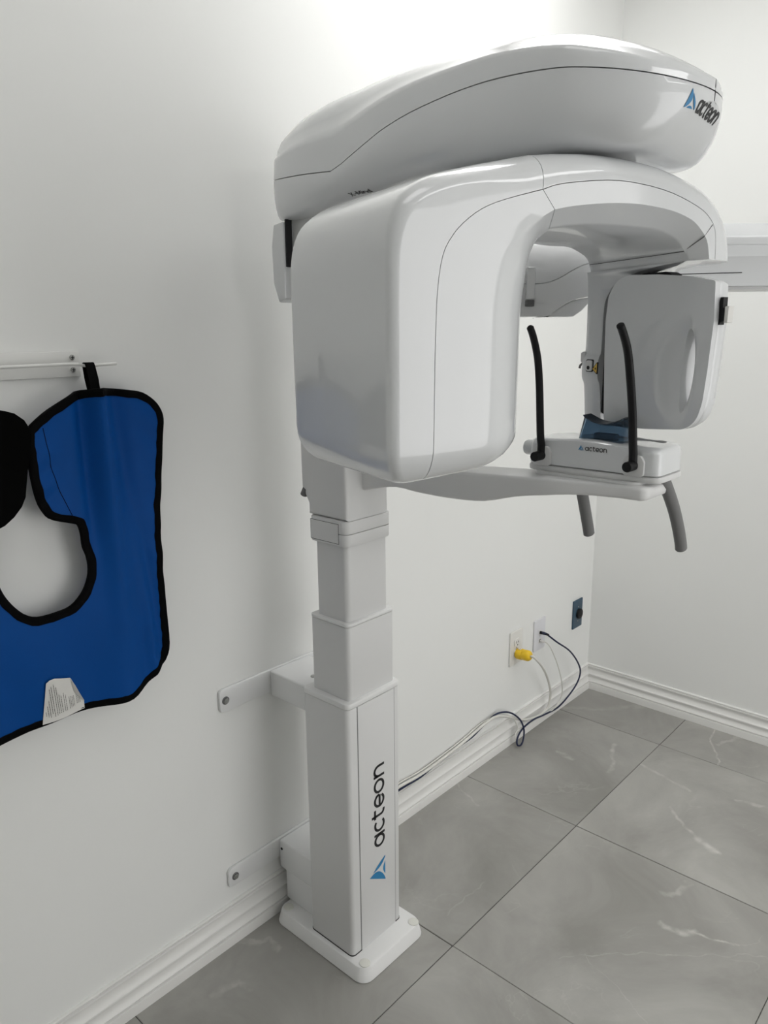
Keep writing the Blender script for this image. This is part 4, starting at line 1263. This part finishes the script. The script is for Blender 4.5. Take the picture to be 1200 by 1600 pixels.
# dark plate
o3 = empty('twist_lock_outlet', 'dark slate blue wall plate with round black socket near the room corner', 'outlet', (2.598, WY, .352))
bm = bmesh.new(); plate(bm, 2.598, .352, .072, .116, .006); link('cover_plate', bm, M_slate, o3, smooth=30)
bm = bmesh.new(); disc(bm, (2.604, WY - .0058, .351), (0, -1, 0), .0205, .009, 28, .002); sk = link('socket', bm, M_black, o3)
bm = bmesh.new(); disc(bm, (2.604, WY - .0148, .351), (0, -1, 0), .008, .0006, 20); link('socket_hub', bm, M_dark, sk)
for zz in (.380, .322):
    bm = bmesh.new(); disc(bm, (2.598, WY - .0058, zz), (0, -1, 0), .003, .0012, 12); link('screw', bm, M_chrome, o3)

def cable(bm, pts, r, per=6): tube(bm, catmull([Vector(p) for p in pts], per), r, 8)
# power cord
pc = empty('power_cable', 'thick white power cord with bright yellow plug running along baseboard', 'cord', (2.14, 1.28, .34))
bm = bmesh.new()
d_ = Vector((-.035, -1, .10)).normalized()
p0 = Vector((2.155, 1.3245, .3335))
prof = [(.0185, 0), (.0195, .003), (.0195, .022), (.0180, .024), (.0190, .027), (.0190, .044), (.0165, .051), (.0120, .055), (.0070, .0555)]
u = d_.cross(Vector((0, 0, 1))).normalized(); w_ = d_.cross(u)
loftpts(bm, [[p0 + d_ * h + (u * math.cos(2 * PI * q / 24) + w_ * math.sin(2 * PI * q / 24)) * (r * (1 + (.05 if (q // 2) % 3 == 0 and .026 < h < .05 else 0))) for q in range(24)] for r, h in prof], True, True, True)
bmesh.ops.recalc_face_normals(bm, faces=bm.faces[:])
pl = link('plug', bm, M_yellow, pc, smooth=40)
bm = bmesh.new(); prism(bm, rounded([(-.007, -.006), (.007, -.006), (.007, .006), (-.007, .006)], .001, 2), p0 + d_ * .011 + Vector((0, 0, .0190)), (1, 0, 0), tuple(d_), (0, 0, 1), 0, .0012); link('plug_sticker', bm, M_label, pl)
bm = bmesh.new(); prism(bm, [(-.003, -.001), (.003, -.001), (.003, .001), (-.003, .001)], p0 + d_ * .011 + Vector((0, 0, .0202)), (1, 0, 0), tuple(d_), (0, 0, 1), 0, .0003); link('sticker_mark', bm, mat('red_ink', (.5, .03, .02), .5, noise=.02), pl)
bm = bmesh.new()
e0 = p0 + d_ * .054
cable(bm, [tuple(e0), (2.156, 1.258, .337), (2.202, 1.255, .292), (2.282, 1.275, .213), (2.341, 1.292, .129), (2.344, 1.298, .072), (2.322, 1.302, .053), (2.266, 1.304, .051), (2.181, 1.308, .073), (2.095, 1.311, .118), (2.017, 1.316, .149), (1.944, 1.320, .145), (1.853, 1.322, .130), (1.75, 1.322, .121), (1.621, 1.322, .115), (1.522, 1.322, .122), (1.418, 1.322, .123), (1.25, 1.322, .118)], .0046)
link('cord', bm, M_wcable, pc, smooth=60)
# navy network cable
nc = empty('network_cable', 'navy blue network cable with loop hanging down to the floor by baseboard', 'cable', (2.31, 1.30, .36))
bm = bmesh.new()
cable(bm, [(2.312, 1.322, .362), (2.305, 1.300, .366), (2.35, 1.280, .326), (2.442, 1.275, .262), (2.518, 1.278, .188), (2.553, 1.283, .134), (2.536, 1.287, .090), (2.478, 1.292, .055), (2.407, 1.297, .034), (2.319, 1.299, .042), (2.232, 1.298, .055), (2.156, 1.294, .053), (2.114, 1.288, .037), (2.106, 1.283, .0165), (2.124, 1.281, .0075), (2.142, 1.282, .018), (2.156, 1.288, .051), (2.145, 1.297, .090), (2.109, 1.307, .126), (2.071, 1.316, .145), (2.019, 1.322, .153), (1.947, 1.325, .136), (1.879, 1.320, .128), (1.806, 1.326, .1205), (1.722, 1.326, .116), (1.619, 1.319, .1105), (1.522, 1.320, .1135), (1.418, 1.322, .1105), (1.25, 1.322, .108)], .0032)
link('sheath', bm, M_navy, nc, smooth=60)
bm = bmesh.new(); tube(bm, [(2.312, 1.3275, .362), (2.310, 1.312, .3635), (2.306, 1.300, .3655), (2.312, 1.293, .361)], lambda t: .0062 - .0024 * t, 12); link('plug_boot', bm, M_black, nc, smooth=50)
# thin white cable
tc2 = empty('data_cable', 'thin white cable from the lower jack dipping to the baseboard beside navy cable', 'cable', (2.31, 1.30, .33))
bm = bmesh.new()
cable(bm, [(2.312, 1.322, .330), (2.316, 1.300, .326), (2.333, 1.289, .296), (2.372, 1.283, .224), (2.413, 1.286, .143), (2.428, 1.291, .083), (2.404, 1.295, .049), (2.334, 1.300, .036), (2.246, 1.303, .046), (2.134, 1.300, .054), (2.112, 1.296, .036), (2.116, 1.292, .026), (2.136, 1.300, .055), (2.124, 1.307, .095), (2.098, 1.314, .121), (2.041, 1.3215, .139), (1.951, 1.329, .148), (1.86, 1.329, .136), (1.756, 1.329, .127), (1.627, 1.328, .122), (1.528, 1.329, .128), (1.424, 1.329, .126), (1.25, 1.329, .115)], .0022)
link('sheath', bm, M_wcable, tc2, smooth=60)
bm = bmesh.new(); box(bm, 2.308, 2.316, 1.310, 1.3272, .326, .334, .001, 1); link('plug', bm, M_plate, tc2, smooth=0)
